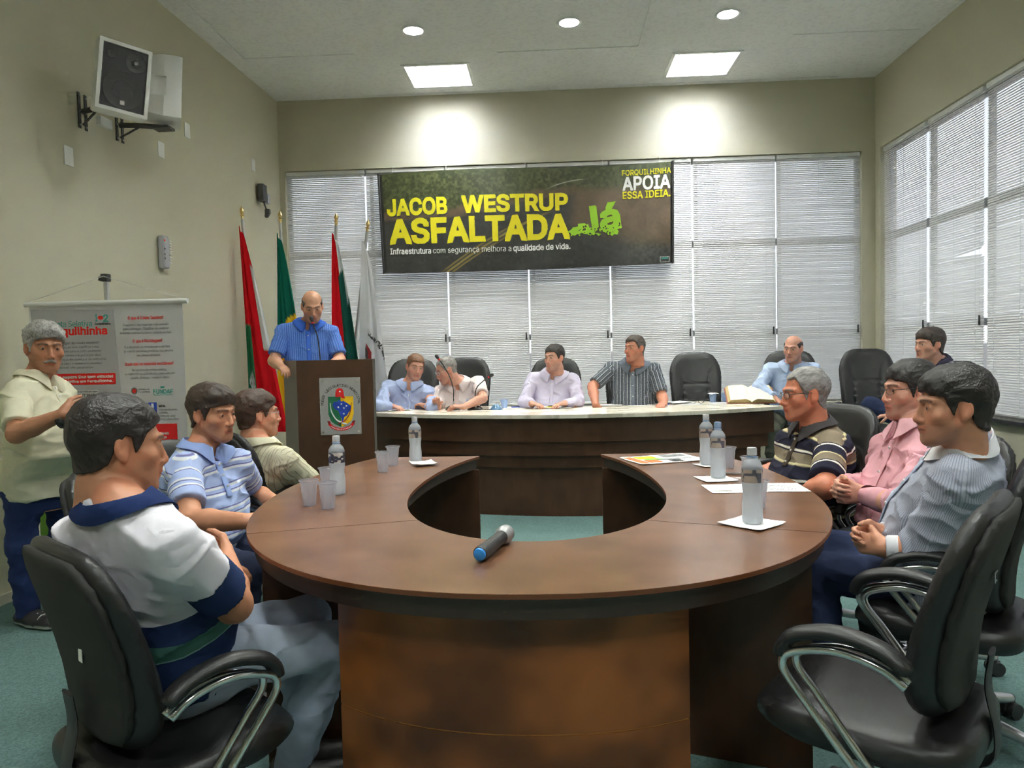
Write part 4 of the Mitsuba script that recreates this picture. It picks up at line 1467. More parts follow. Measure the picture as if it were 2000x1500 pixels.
    def collar(s):
        o, J = s.o, s.J
        nk = J['neck']
        fw = np.cross(s.ax, s.sr)
        hd = unit(s.hd + s.Rh.T @ np.array([0, -.03, -.1]) - nk)
        up = unit(s.ax * .75 + hd * .35)
        rt = unit(np.cross(fw, up))
        fw = np.cross(up, rt)
        o0 = nk + up * .022 + fw * .004
        phis = np.radians(np.linspace(-158, 158, 49))
        st, fall = o.get('stand_h', .030), o.get('fall', .042)
        tipl = o.get('tip', .030)
        rows = []
        for p in phis:
            c, sn = math.cos(p), math.sin(p)          # p = 0 at the back
            fr = (1 - c) / 2
            dirv = -fw * c * 1.0 + rt * sn * 1.06
            drop = -.030 * fr
            tip = max(0, (abs(p) - 1.6) / (2.757 - 1.6))
            fl = fall + tipl * tip ** 1.5
            r = .0665
            z1 = st + drop
            prof = [(r, z1 - st - .012), (r + .001, z1), (r + .006, z1 + .002), (r + .012 + .014 * tip, z1 - fl * .5), (r + .022 + .030 * tip - .006 * fr, z1 - fl), (r + .019 + .030 * tip - .006 * fr, z1 - fl), (r + .004, z1 - .006), (r + .003, z1 - st - .012)]
            rows.append([o0 + dirv * a + up * b + (-rt * np.sign(sn) * .012 * tip) for a, b in prof])
        R_ = np.array(rows)
        F_ = s.shirtF

        def sd_(P):
            c = [np.interp(P[..., i], F_.ax[i], np.arange(len(F_.ax[i]))) for i in range(3)]
            return ndimage.map_coordinates(F_.D, c, order=1, mode='nearest')
        for j, lim in ((2, .008), (3, .012), (4, .012), (5, .008)):
            for it in range(10):
                v = sd_(R_[:, j])
                out = unit_rows(R_[:, j] - (o0 - up * .02)) * .5 + up * .5
                R_[:, j] += out * np.clip(lim - v, 0, .012)[:, None]
        for j in (3, 4, 5):
            R_[1:-1, j] = (R_[:-2, j] + R_[1:-1, j] * 2 + R_[2:, j]) / 4
        n, k_ = R_.shape[:2]
        F = []
        for i in range(n - 1):
            for j in range(k_):
                a, b, c_, d = i * k_ + j, i * k_ + (j + 1) % k_, (i + 1) * k_ + j, (i + 1) * k_ + (j + 1) % k_
                F += [[a, c_, d], [a, d, b]]
        for e in (0, n - 1):
            for j in range(1, k_ - 1):
                F.append([e * k_, e * k_ + j, e * k_ + j + 1])
        m = trimesh.Trimesh(R_.reshape(-1, 3), np.array(F), process=False)
        cc = np.array(srgb(*o.get('collar', o.get('shirt', (200, 200, 210)))))
        put(s.k + '__collar', mikit.ply(m, 'mat_cloth', True, color=np.tile(cc, (len(m.vertices), 1))), label=o.get('collar_label'))
        # button placket and buttons
        if o.get('placket', True):
            bt = []
            fn, _, _ = s.trunk(.006, o.get('belly', 0))
            f0, f1 = np.cross(s.ax, s.hr), np.cross(s.ax, s.sr)
            pts = []
            for t in np.linspace(.93, o.get('placket_end', .10), 14):
                base = J['hip'] + s.ax * t * s.L
                fi = unit(f0 * (1 - t) + f1 * t)
                a, b = .0, .3
                for _ in range(26):
                    mid = (a + b) / 2
                    q = base + fi * mid
                    v = fn(np.array([[[q[0]]]]), np.array([[[q[1]]]]), np.array([[[q[2]]]])).ravel()[0]
                    a, b = (mid, b) if v < 0 else (a, mid)
                pts.append((base + fi * (a + .004), fi))
            ctr = np.array([p for p, _ in pts])
            st_ = tube(ctr, .0155, 12, flat=.22, upref=unit(f0 + f1))
            if o.get('placket_col') is not False:
                cc = np.array(srgb(*o.get('placket_col', o.get('shirt', (200, 200, 210)))))
                put(s.k + '__placket', mikit.ply(st_, 'mat_cloth', True, color=np.tile(cc, (len(st_.vertices), 1))))
            for i in range(1, len(pts) - 1, o.get('button_step', 3)):
                p, fi = pts[i]
                obj(s.k + '__button', cyl(p + fi * .002, p + fi * .0065, .0055, 12), o.get('button', 'white_plastic'))


JOINTS = {
    'L1': {'hip': [-1.016, 1.864, 0.524], 'neck': [-1.014, 1.682, 0.948], 'head': [-1.058, 1.747, 1.099], 'Rs': [-0.855, 1.606, 0.877], 'Ls': [-1.16, 1.75, 0.853], 'Re': [-0.805, 1.79, 0.685], 'Le': [-1.243, 1.979, 0.726], 'Rw': [-0.93, 2.03, 0.735], 'Lw': [-1.02, 2.08, 0.7], 'Rh': [-0.938, 1.818, 0.524], 'Lh': [-1.077, 1.93, 0.524], 'Rk': [-0.643, 2.096, 0.459], 'Lk': [-0.756, 2.187, 0.501], 'Ra': [-0.799, 2.088, 0.09], 'La': [-0.796, 2.198, 0.102]},
    'L2': {'hip': [-1.521, 3.046, 0.484], 'neck': [-1.475, 3.014, 0.918], 'head': [-1.43, 3.047, 1.08], 'Rs': [-1.455, 2.837, 0.87], 'Ls': [-1.384, 3.163, 0.847], 'Re': [-1.343, 2.648, 0.705], 'Le': [-1.409, 3.375, 0.675], 'Rw': [-1.103, 2.578, 0.719], 'Lw': [-1.22, 3.213, 0.65], 'Rh': [-1.554, 2.963, 0.488], 'Lh': [-1.489, 3.131, 0.488], 'Rk': [-1.192, 2.771, 0.487], 'Lk': [-1.085, 3.062, 0.488], 'Ra': [-1.238, 2.789, 0.09], 'La': [-1.126, 3.079, 0.09]},
    'L3': {'hip': [-1.497, 3.709, 0.467], 'neck': [-1.451, 3.58, 0.87], 'head': [-1.478, 3.645, 1.025], 'Rs': [-1.296, 3.494, 0.806], 'Ls': [-1.596, 3.656, 0.782], 'Re': [-1.231, 3.7, 0.641], 'Le': [-1.663, 3.893, 0.66], 'Rw': [-1.16, 3.84, 0.63], 'Lw': [-1.482, 4.065, 0.681], 'Rh': [-1.427, 3.652, 0.472], 'Lh': [-1.568, 3.764, 0.472], 'Rk': [-1.146, 3.95, 0.486], 'Lk': [-1.396, 4.136, 0.487], 'Ra': [-1.182, 3.906, 0.09], 'La': [-1.425, 4.098, 0.09]},
    'S': {'hip': [-2.536, 3.527, 0.744], 'neck': [-2.546, 3.525, 1.22], 'head': [-2.505, 3.55, 1.386], 'Rs': [-2.511, 3.361, 1.155], 'Ls': [-2.543, 3.694, 1.156], 'Re': [-2.393, 3.177, 0.989], 'Le': [-2.409, 3.697, 0.916], 'Rw': [-2.152, 3.175, 1.054], 'Lw': [-2.36, 3.508, 1.073], 'Rh': [-2.575, 3.446, 0.755], 'Lh': [-2.511, 3.613, 0.755], 'Rk': [-2.585, 3.43, 0.42], 'Lk': [-2.5, 3.62, 0.42], 'Ra': [-2.625, 3.5, 0.09], 'La': [-2.44, 3.66, 0.09]},
    'P': {'hip': [-1.93, 5.901, 1.046], 'neck': [-1.92, 5.809, 1.564], 'head': [-1.86, 5.752, 1.713], 'Rs': [-2.092, 5.751, 1.515], 'Ls': [-1.751, 5.854, 1.501], 'Re': [-2.129, 5.607, 1.284], 'Le': [-1.65, 5.742, 1.272], 'Rw': [-2.0, 5.42, 1.235], 'Lw': [-1.66, 5.5, 1.235], 'Rh': [-2.015, 5.877, 1.028], 'Lh': [-1.845, 5.926, 1.028], 'Rk': [-2.024, 5.889, 0.615], 'Lk': [-1.852, 5.939, 0.615], 'Ra': [-2.028, 5.895, 0.213], 'La': [-1.855, 5.946, 0.213]},
    'B1': {'hip': [-1.279, 6.767, 0.619], 'neck': [-1.272, 6.62, 1.039], 'head': [-1.217, 6.636, 1.2], 'Rs': [-1.454, 6.587, 1.018], 'Ls': [-1.105, 6.631, 0.96], 'Re': [-1.492, 6.36, 0.868], 'Le': [-1.03, 6.397, 0.838], 'Rw': [-1.4, 6.45, 0.855], 'Lw': [-1.1, 6.45, 0.855], 'Rh': [-1.369, 6.764, 0.621], 'Lh': [-1.19, 6.782, 0.621], 'Rk': [-1.424, 6.36, 0.578], 'Lk': [-1.091, 6.386, 0.577], 'Ra': [-1.421, 6.457, 0.19], 'La': [-1.11, 6.488, 0.19]},
    'B2': {'hip': [-0.826, 6.809, 0.625], 'neck': [-0.833, 6.645, 1.042], 'head': [-0.925, 6.578, 1.168], 'Rs': [-0.996, 6.665, 0.958], 'Ls': [-0.646, 6.638, 1.039], 'Re': [-1.005, 6.428, 0.822], 'Le': [-0.587, 6.4, 0.915], 'Rw': [-1.0, 6.4, 0.855], 'Lw': [-0.737, 6.209, 0.856], 'Rh': [-0.913, 6.832, 0.626], 'Lh': [-0.737, 6.796, 0.626], 'Rk': [-1.109, 6.474, 0.58], 'Lk': [-0.787, 6.392, 0.576], 'Ra': [-1.077, 6.559, 0.19], 'La': [-0.771, 6.496, 0.19]},
    'B3': {'hip': [0.034, 6.775, 0.651], 'neck': [0.029, 6.681, 1.105], 'head': [0.045, 6.606, 1.257], 'Rs': [-0.149, 6.692, 1.058], 'Ls': [0.204, 6.654, 1.052], 'Re': [-0.225, 6.507, 0.869], 'Le': [0.247, 6.458, 0.864], 'Rw': [-0.16, 6.36, 0.86], 'Lw': [0.12, 6.34, 0.86], 'Rh': [-0.054, 6.793, 0.651], 'Lh': [0.124, 6.767, 0.651], 'Rk': [-0.193, 6.414, 0.58], 'Lk': [0.132, 6.363, 0.58], 'Ra': [-0.17, 6.5, 0.19], 'La': [0.137, 6.453, 0.19]},
    'B4': {'hip': [0.75, 6.794, 0.697], 'neck': [0.747, 6.67, 1.173], 'head': [0.758, 6.591, 1.323], 'Rs': [0.563, 6.679, 1.144], 'Ls': [0.926, 6.641, 1.129], 'Re': [0.375, 6.55, 0.991], 'Le': [0.979, 6.516, 0.891], 'Rw': [0.387, 6.347, 0.846], 'Lw': [0.959, 6.27, 0.85], 'Rh': [0.662, 6.809, 0.696], 'Lh': [0.84, 6.791, 0.696], 'Rk': [0.559, 6.431, 0.574], 'Lk': [0.894, 6.403, 0.575], 'Ra': [0.581, 6.542, 0.19], 'La': [0.89, 6.512, 0.19]},
    'B5': {'hip': [2.193, 6.872, 0.667], 'neck': [2.182, 6.784, 1.132], 'head': [2.179, 6.724, 1.291], 'Rs': [2.008, 6.829, 1.096], 'Ls': [2.351, 6.721, 1.092], 'Re': [1.855, 6.656, 0.947], 'Le': [2.328, 6.505, 0.923], 'Rw': [1.95, 6.52, 0.86], 'Lw': [2.17, 6.5, 0.8], 'Rh': [2.109, 6.904, 0.667], 'Lh': [2.28, 6.85, 0.667], 'Rk': [1.933, 6.545, 0.578], 'Lk': [2.25, 6.451, 0.579], 'Ra': [1.97, 6.635, 0.19], 'La': [2.267, 6.542, 0.19]},
    'B6': {'hip': [2.793, 5.551, 0.68], 'neck': [2.832, 5.537, 1.163], 'head': [2.746, 5.487, 1.3], 'Rs': [2.774, 5.701, 1.11], 'Ls': [2.859, 5.372, 1.094], 'Re': [2.695, 5.73, 0.848], 'Le': [2.887, 5.339, 0.822], 'Rw': [2.52, 5.563, 0.783], 'Lw': [2.666, 5.23, 0.78], 'Rh': [2.75, 5.63, 0.69], 'Lh': [2.828, 5.468, 0.689], 'Rk': [2.525, 5.949, 0.826], 'Lk': [2.553, 5.204, 0.539], 'Ra': [2.525, 5.946, 0.398], 'La': [2.587, 5.22, 0.14]},
    'R1': {'hip': [1.23, 3.398, 0.496], 'neck': [1.187, 3.376, 0.938], 'head': [1.134, 3.337, 1.094], 'Rs': [1.13, 3.53, 0.849], 'Ls': [1.195, 3.201, 0.875], 'Re': [1.219, 3.728, 0.681], 'Le': [1.091, 2.988, 0.737], 'Rw': [1.043, 3.556, 0.724], 'Lw': [1.03, 3.1, 0.685], 'Rh': [1.204, 3.484, 0.499], 'Lh': [1.259, 3.312, 0.499], 'Rk': [0.797, 3.436, 0.487], 'Lk': [0.888, 3.138, 0.486], 'Ra': [0.846, 3.451, 0.09], 'La': [0.939, 3.155, 0.09]},
    'R2': {'hip': [1.457, 2.953, 0.514], 'neck': [1.422, 2.944, 0.968], 'head': [1.435, 3.014, 1.122], 'Rs': [1.39, 3.102, 0.873], 'Ls': [1.397, 2.776, 0.89], 'Re': [1.402, 3.307, 0.69], 'Le': [1.225, 2.632, 0.732], 'Rw': [1.232, 3.126, 0.666], 'Lw': [1.002, 2.522, 0.761], 'Rh': [1.425, 3.037, 0.517], 'Lh': [1.494, 2.87, 0.517], 'Rk': [1.025, 2.952, 0.487], 'Lk': [1.141, 2.663, 0.487], 'Ra': [1.072, 2.97, 0.09], 'La': [1.19, 2.684, 0.09]},
    'R3': {'hip': [1.293, 2.465, 0.534], 'neck': [1.296, 2.364, 0.983], 'head': [1.216, 2.289, 1.113], 'Rs': [1.361, 2.532, 0.969], 'Ls': [1.197, 2.23, 0.906], 'Re': [1.373, 2.63, 0.712], 'Le': [1.141, 2.316, 0.665], 'Rw': [1.146, 2.681, 0.62], 'Lw': [1.073, 2.552, 0.616], 'Rh': [1.317, 2.553, 0.535], 'Lh': [1.235, 2.395, 0.535], 'Rk': [0.979, 2.795, 0.553], 'Lk': [0.96, 2.693, 0.479], 'Ra': [0.983, 2.792, 0.147], 'La': [0.959, 2.587, 0.093]}}
CHOFF = {'L1': (.02, -.10), 'R3': (.03, .0), 'R1': (-.07, .0)}
Person('L1', 'man seen from behind in white and navy polo and jeans, left foreground', JOINTS['L1'], (.62, .78), near=True, look=(.74, .66, -.10), roll=.05,
       skin=(186, 128, 98), hair=(26, 20, 19), thick=.015, rear=.004, lump=.007, nape=-.070, hairline=.058, pattern='polo_navy', collar=(24, 38, 76), collar_label='navy collar', stand_h=.026, fall=.044,
       pants=(140, 152, 172), fade=(205, 210, 220), pants_label='faded blue jeans', shoe=(24, 22, 22), belly=.015, arm=1.08, cuff=.80, placket=False, vneck=0, hs=.98, bw=1.04,
       hands={'R': dict(d=(-.5, .85, .1), n=(-.8, -.4, .2), curl=.7)})
Person('L2', 'seated dark haired man in a light blue polo with white and navy stripes', JOINTS['L2'], (.93, -.36), near=True, look=(.93, -.33, -.10), roll=-.03,
       skin=(196, 138, 108), hair=(46, 34, 28), thick=.018, quiff=.010, rear=.003, lump=.010, hairline=.044, sideburn=-.030, nape=-.075, pattern='polo_blue', collar=(146, 168, 222), vneck=.07, fall=.046, tip=.02,
       pants=(40, 46, 66), belly=.022, arm=1.08, cuff=.70, placket_end=.62, placket_col=(150, 172, 224), button_step=4, stubble=.35, bw=1.02,
       hands={'R': dict(d=(.9, .1, .1), n=(0, .3, -1), curl=.6), 'L': dict(d=(.95, -.2, -.05), n=(0, -.3, -1), curl=.5)})
Person('L3', 'man with spectacles in a cream shirt with brown pinstripes, seated beside the lectern', JOINTS['L3'], (.62, .78), near=True, look=(.83, .55, .02),
       skin=(204, 146, 118), hair=(58, 40, 32), thick=.019, rear=.006, lump=.010, nape=-.072, hairline=.050, pattern='cream_stripe', flat_u=True, collar=(206, 202, 176), pants=(70, 66, 58), belly=.03, glasses='chrome', placket=False, vneck=0, bw=1.08, arm=1.15, cuff=.95)
Person('S', 'grey haired man with a moustache standing in a cream polo, holding a camera', JOINTS['S'], (.93, -.36), stand=True, near=True, look=(.76, -.65, -.12), roll=.02,
       skin=(176, 122, 94), hair=(110, 106, 104), grey=(176, 174, 172), grey_mix=.6, brow=(50, 44, 40), thick=.019, quiff=.012, lump=.014, rough=.007, rear=.006, hairline=.052, nape=-.065, sideburn=-.03, moustache=True, hair_label='thick grey hair',
       shirt=(222, 218, 192), collar=(222, 218, 192), vneck=.06, fall=.048, tip=.03, hem=.10, belly=.05, arm=1.0, cuff=.80, pants=(34, 46, 84), pants_label='dark blue jeans', shoe=(20, 20, 24), sole=(190, 188, 180), laces=True, placket_end=.70, button_step=5, bw=1.06, stubble=.3, hs=1.0,
       hands={'R': dict(w=np.array([-2.165, 3.165, 1.075]), d=(.75, .55, .40), n=(-.5, .6, -.2), curl=.7, thumb=.3), 'L': dict(w=np.array([-2.12, 3.33, 1.07]), d=(.60, -.65, .40), n=(-.3, -.5, -.2), curl=.7)})
Person('P', 'balding man in a bright blue short sleeved shirt, reading at the lectern microphone', JOINTS['P'], (.28, -.96), stand=True, look=(.36, -.86, -.42), roll=-.03,
       skin=(204, 150, 122), hair=(52, 46, 44), style='bald', rim=.052, thick=.006, nape=-.06, brow=(50, 40, 36), pattern='blue_stripe', flat_u=True, collar=(62, 104, 202), fall=.044, tip=.028, hem=.15, belly=.03, cuff=.80, pants=(36, 38, 48), placket_end=.1, placket_col=(66, 108, 204), stubble=.45, bw=1.12, arm=1.08, hs=1.0,
       hands={'R': dict(d=(.55, -.8, -.2), n=(0, 0, -1), curl=.5)})
B = dict(pants=(44, 46, 56))
Person('B1', "sandy haired man in a light blue shirt, leaning over at the desk's left end", JOINTS['B1'], (.1, -1), look=(.42, -.90, -.14), roll=.16, skin=(206, 152, 130), hair=(112, 78, 56), thick=.012, hairline=.056, recede=.012,
       shirt=(172, 186, 222), sleeve='long', belly=.03, stubble=.3, bw=1.08, hands={'R': dict(d=(.8, -.6, -.05), n=(0, 0, -1), curl=.4)}, **B)
Person('B2', 'grey haired man with glasses in a pale pink shirt, turned sideways to whisper', JOINTS['B2'], (-.25, -1), look=(-.86, -.42, -.36), roll=.0, skin=(204, 150, 128), hair=(92, 84, 78), grey=(150, 146, 142), grey_mix=.55, thick=.007, hairline=.075, recede=.03, nape=-.06,
       pattern='fine_pink', shirt=(228, 208, 208), collar=(232, 216, 214), vneck=.07, belly=.03, glasses='chrome', cuff=.75, placket_col=(230, 212, 210), stubble=.2, bw=1.04,
       hands={'L': dict(d=(-.95, -.1, .1), n=(0, .2, -1), curl=.5)}, **B)
Person('B3', 'dark haired man in a pale lavender shirt at the middle of the council desk', JOINTS['B3'], (-.15, -1), look=(-.62, -.78, -.03), roll=-.02, skin=(206, 154, 132), hair=(36, 30, 28), thick=.013, hairline=.055, recede=.008, sideburn=-.02,
       shirt=(212, 206, 228), sleeve='long', belly=.04, vneck=.05, tip=.04, stubble=.35, bw=1.06, hands={'R': dict(d=(.7, -.7, -.05), n=(0, 0, -1), curl=.4), 'L': dict(d=(-.7, -.7, -.05), n=(0, 0, -1), curl=.4)}, **B)
Person('B4', 'man in a grey vertically striped short sleeved shirt, one arm akimbo', JOINTS['B4'], (-.1, -1), look=(-.72, -.69, .02), roll=-.05, skin=(192, 128, 102), hair=(62, 52, 46), grey=(120, 116, 112), grey_mix=.3, grey_sides=True, thick=.011, quiff=.006, hairline=.058, recede=.014,
       pattern='grey_stripe', flat_u=True, collar=(104, 112, 124), vneck=.12, belly=.045, cuff=.85, placket_end=.2, placket_col=(110, 118, 130), stubble=.3, bw=1.10, arm=1.08,
       hands={'R': dict(d=(.5, .4, -.6), n=(.4, 0, -1), curl=.5), 'L': dict(d=(-.4, -.9, -.1), n=(0, 0, -1), curl=.4)}, **B)
Person('B5', 'balding man in a light blue long sleeved shirt behind the open book', JOINTS['B5'], (-.3, -.95), look=(-.60, -.79, -.12), roll=.03, skin=(208, 152, 130), hair=(58, 46, 42), style='bald', rim=.058, thick=.006, nape=-.06,
       shirt=(180, 197, 226), sleeve='long', belly=.03, pants=(96, 98, 86), vneck=.05, stubble=.2, bw=1.04)
Person('B6', 'dark haired man in a checked shirt and dark jeans in the right back corner', JOINTS['B6'], (-.9, -.43), look=(-.96, -.26, -.02), skin=(208, 152, 130), hair=(48, 38, 32), thick=.016, quiff=.008, rear=.006, hairline=.046, sideburn=-.025,
       pattern='check', collar=(46, 44, 60), sleeve='long', pants=(30, 38, 62), pants_label='dark blue jeans', belly=.02, placket=False, stubble=.2,
       hands={'R': dict(d=(-.9, .2, -.1), n=(0, 0, -1), curl=.5), 'L': dict(d=(-.9, .3, .1), n=(0, .3, -1), curl=.6)})
Person('R1', 'grey haired man with spectacles in a brown, navy and white banded polo', JOINTS['R1'], (-.95, -.3), near=True, look=(-.985, -.08, -.05), skin=(196, 124, 96), hair=(104, 100, 98), grey=(146, 144, 142), grey_mix=.5, thick=.009, hairline=.070, recede=.025, sideburn=-.035, nape=-.08,
       pattern='polo_brown', sleeve_off=-.052, collar=(62, 60, 62), vneck=.08, fall=.040, tip=.02, pants=(60, 60, 66), belly=.05, glasses='black_metal', cuff=.84, placket_end=.66, placket_col=(60, 52, 44), button_step=5, arm=1.12, bw=1.1,
       hands={'L': dict(d=(-.9, .3, .05), n=(.2, .3, -1), curl=.5), 'R': dict(d=(-.9, -.2, .05), n=(0, 0, -1), curl=.5)})
PW_ = np.array([1.075, 2.84, .735])
fR = unit([-.92, -.38, 0])
rR = np.array([fR[1], -fR[0], 0])


def clasp(c, f, r):
    return {'L': dict(w=c - f * .095 - r * .052, d=unit(f * .86 + r * .45 + np.array([0, 0, .02])), n=unit(r - f * .2 + np.array([0, 0, -.1])), curl=.80, thumb=.2),
            'R': dict(w=c - f * .085 + r * .052 + np.array([0, 0, .016]), d=unit(f * .86 - r * .45 + np.array([0, 0, .02])), n=unit(-r - f * .2 + np.array([0, 0, -.1])), curl=.80, thumb=.2)}


Person('R2', 'dark haired man with spectacles in a pink shirt, hands clasped', JOINTS['R2'], fR, near=True, look=(-.99, -.05, -.02), skin=(204, 148, 126), hair=(26, 22, 22), thick=.014, quiff=.004, hairline=.046, sideburn=-.035, nape=-.08,
       shirt=(206, 152, 160), collar=(212, 160, 168), sleeve='long', vneck=.05, tip=.035, pants=(58, 58, 62), belly=.04, glasses='black_metal', stubble=.6, bw=1.06, cuffs=True, hands=clasp(PW_, fR, rR))
f3 = unit([-.88, .47, 0])
r3 = np.array([f3[1], -f3[0], 0])
C3_ = np.array([.985, 2.45, .660])
Person('R3', 'dark haired man in a grey pinstriped shirt with a white collar, hands clasped', JOINTS['R3'], f3, near=True, look=(-.985, .12, -.04), skin=(198, 140, 112), hair=(24, 20, 19), thick=.017, quiff=.006, rear=.006, lump=.008, hairline=.046, sideburn=-.030, nape=-.080,
       pattern='pinstripe', collar=(232, 232, 238), collar_label='white collar', sleeve='long', vneck=.04, tip=.032, fall=.046, pants=(34, 42, 66), pants_label='dark blue jeans', belly=.03, stubble=.55, bw=1.06, cuff_col=(236, 236, 242), cuff_label='white cuff', placket_col=(150, 156, 176), arm=1.12, hands=clasp(C3_, f3, r3))
for nm, lb, fc, z, hi, dz in CHAIRS:
    h = np.array(JOINTS[nm]['hip'])
    f = unit([fc[0], fc[1], 0])
    off = CHOFF.get(nm, (0, 0))
    c = h[:2] - f[:2] * (-.045) + np.array(off)
    kk, up = chair(lb, float(c[0]), float(c[1]), fc, z, hi, dz)
    if nm == 'L1':
        obj(kk + '__tag', move(rbox(.022, .0015, .036, .0006), .055, -.2325, .70), 'paper', tw=up, label='white paper tag stuck on the chair back')
chair('empty black high back chair right of the man in the grey striped shirt', 1.385, 6.95, (-.05, -1), DF, True, 0)
chair('empty black high back chair by the corner pillar, right of the balding man', 2.97, 7.0, (-.25, -.97), DF, True, 0)
chair('empty black swivel chair between the two polo shirted men on the left side', -1.30, 2.42, (.94, .30), 0, False, 0)

# ------------------------------------------------------------------ flags in the left corner
fin = lathe([(.0, .118), (.006, .110), (.017, .088), (.021, .070), (.014, .050), (.010, .044), (.021, .036), (.021, .030), (.012, .024), (.013, .0), (.0, .0)], 20)


def flag(label, p0, p1, ztop, zbot, wtop, wbot, folds, amp, color, lean=0.0, seed=0, marks=None):
    k = thing('flag', label, 'flag')
    p0, p1 = np.array(p0), np.array(p1)
    d = unit(p0 - p1)
    obj(k + '__pole', cyl(p1, p0, .0145, 16), 'alu', 30)
    f = fin.copy()
    f.vertices = p0 + f.vertices @ rot_to(np.cross(d, [1, 0, 0]), d)
    obj(k + '__finial', f, 'gold', 30, label='gilt spear finial')
    obj(k + '__base', move(lathe([(0, .05), (.03, .05), (.05, .03), (.15, .02), (.16, 0), (0, 0)], 24), p1[0], p1[1], p1[2] - .0), 'black_metal', 30)
    ns, nz = 60, 72
    P, C, S_ = [], [], []
    for j in range(nz):
        t = j / (nz - 1)
        z = ztop + (zbot - ztop) * t
        a = (p0[2] - z) / (p0[2] - p1[2])
        base = p0 + (p1 - p0) * a
        w = wtop + (wbot - wtop) * t ** .75
        for i in range(ns):
            s = i / (ns - 1)
            ph = s * folds * 2 * PI + 1.2 * math.sin(3 * t + seed)
            am = amp * (.25 + .75 * t) * (.6 + .4 * math.sin(5 * s + seed))
            top = .10 * s * (1 - t)
            P.append(base + np.array([-.02 + lean * t + w * (s - .12) + .010 * math.sin(ph * .5), -.030 + am * math.sin(ph) - .02, -top]))
            C.append(color(s, t, z))
    P = np.array(P)
    F = []
    for j in range(nz - 1):
        for i in range(ns - 1):
            a = j * ns + i
            F += [[a, a + ns, a + ns + 1], [a, a + ns + 1, a + 1]]
    m = trimesh.Trimesh(P, np.array(F), process=False)
    m2 = trimesh.Trimesh(P + m.vertex_normals * .0015, np.array(F)[:, ::-1], process=False)
    mm = cat_([m, m2])
    put(k + '__cloth', mikit.ply(mm, 'mat_cloth', True, color=np.array(C + C)))
    grid = P.reshape(nz, ns, 3)
    nrm = m.vertex_normals.reshape(nz, ns, 3)

    def on(poly, s0, z0, off=.004, hgt=.002):
        """flat print fixed to the cloth round (s0, z0); poly in metres, x across, y up"""
        e = extr(poly, hgt)
        v = e.vertices
        jj = np.clip(np.round((ztop - (z0 + v[:, 1])) / (ztop - zbot) * (nz - 1)).astype(int), 0, nz - 1)
        w = np.linalg.norm(grid[jj, -1] - grid[jj, 0], axis=1)
        ii = np.clip(np.round((s0 + v[:, 0] / w) * (ns - 1)).astype(int), 0, ns - 1)
        nn = nrm[jj, ii]
        nn = nn * np.sign(-nn[:, 1:2] + 1e-9)
        e.vertices = grid[jj, ii] + nn * (off + v[:, 2:3])
        return e
    return k, on


RED, WHT, GRN, YEL, DKG = srgb(196, 22, 32), srgb(226, 228, 234), srgb(8, 86, 72), srgb(236, 196, 40), srgb(14, 62, 54)


def c1(s, t, z):
    if s > .66 and z < 2.22 and z > 1.42 and s < 1.01:
        return WHT
    if s < .26 and z < 1.62:
        if .98 < z < 1.20 and ((s - .13) / .10) ** 2 + ((z - 1.09) / .10) ** 2 < 1:
            return WHT if (math.sin(s * 90) * math.sin(z * 60) > -.3) else [.03, .03, .03]
        return srgb(30, 92, 60)
    return RED if (s > .26 or z > 1.62) else RED


def c2(s, t, z):
    if abs(z - (1.74 - .32 * (1 - s) ** 2)) < .035:
        return YEL
    if z < 1.71 - .32 * (1 - s) ** 2:
        return srgb(240, 200, 50)
    return GRN


def c3(s, t, z):
    if s < .54:
        return RED
    if s > .78 and z > 1.95 - (1 - s) * .5:
        return WHT
    return DKG if z < 2.25 - (.9 - s) * .4 else (WHT if s > .62 else RED)


flag('red and white flag with a green corner, leftmost of the four flags', (-2.812, 6.75, 2.60), (-2.70, 6.78, .10), 2.53, .62, .05, .34, 3.2, .035, c1, 0.0, 1)
flag('green flag with a yellow edge showing, second from the left of four flags', (-2.547, 7.0, 2.60), (-2.55, 7.02, .10), 2.50, .70, .05, .30, 3.0, .035, c2, 0.0, 2)
flag('red, white and dark green flag, third from the left', (-2.007, 7.0, 2.56), (-2.13, 7.03, .10), 2.48, .70, .05, .31, 3.0, .035, c3, .08, 3)
kf, on4 = flag('white flag with black lettering on a leaning pole, rightmost of the four flags', (-1.722, 7.05, 2.50), (-2.06, 7.06, .10), 2.41, .55, .04, .33, 2.2, .012, lambda s, t, z: WHT, .20, 4)
obj(kf + '__lettering', on4(arc_text('SLATIVO MUN', -.06, -.20, .20, .25, 1.55, .036, .03), .40, 1.52), 'black_print', label='black arc of letters')
obj(kf + '__emblem', on4(Polygon([(-.03, .11), (.03, .02), (.02, -.10), (-.03, -.04)]), .36, 1.33), 'dark_red')
obj(kf + '__emblem', on4(Polygon([(-.035, .075), (-.012, .045), (-.012, -.07), (-.04, -.02)]), .36, 1.33, .0065), 'black_print')

# ------------------------------------------------------------------ the big banner
BT = [np.array(p) for p in ((-1.771, 7.80, 3.222), (1.323, 7.80, 3.250), (1.309, 7.80, 2.205), (-1.742, 7.80, 2.184))]
BW, BH = 3.09, 1.05


def ban(u, v, off=0.0):
    """banner coordinates in metres from its lower left corner -> space"""
    s, t = np.asarray(u) / BW, np.asarray(v) / BH
    s_, t_ = s[..., None], t[..., None]
    p = (BT[3] * (1 - s_) + BT[2] * s_) * (1 - t_) + (BT[0] * (1 - s_) + BT[1] * s_) * t_
    y = .010 * np.sin(7 * s + 2 * t) + .006 * np.sin(19 * s - 5 * t) * (1 - t)
    dz = -.018 * np.sin(PI * s) * (1 - t) + .014 * np.sin(PI * s * 2) * t
    return p + np.stack([0 * s, y - off, dz], -1)


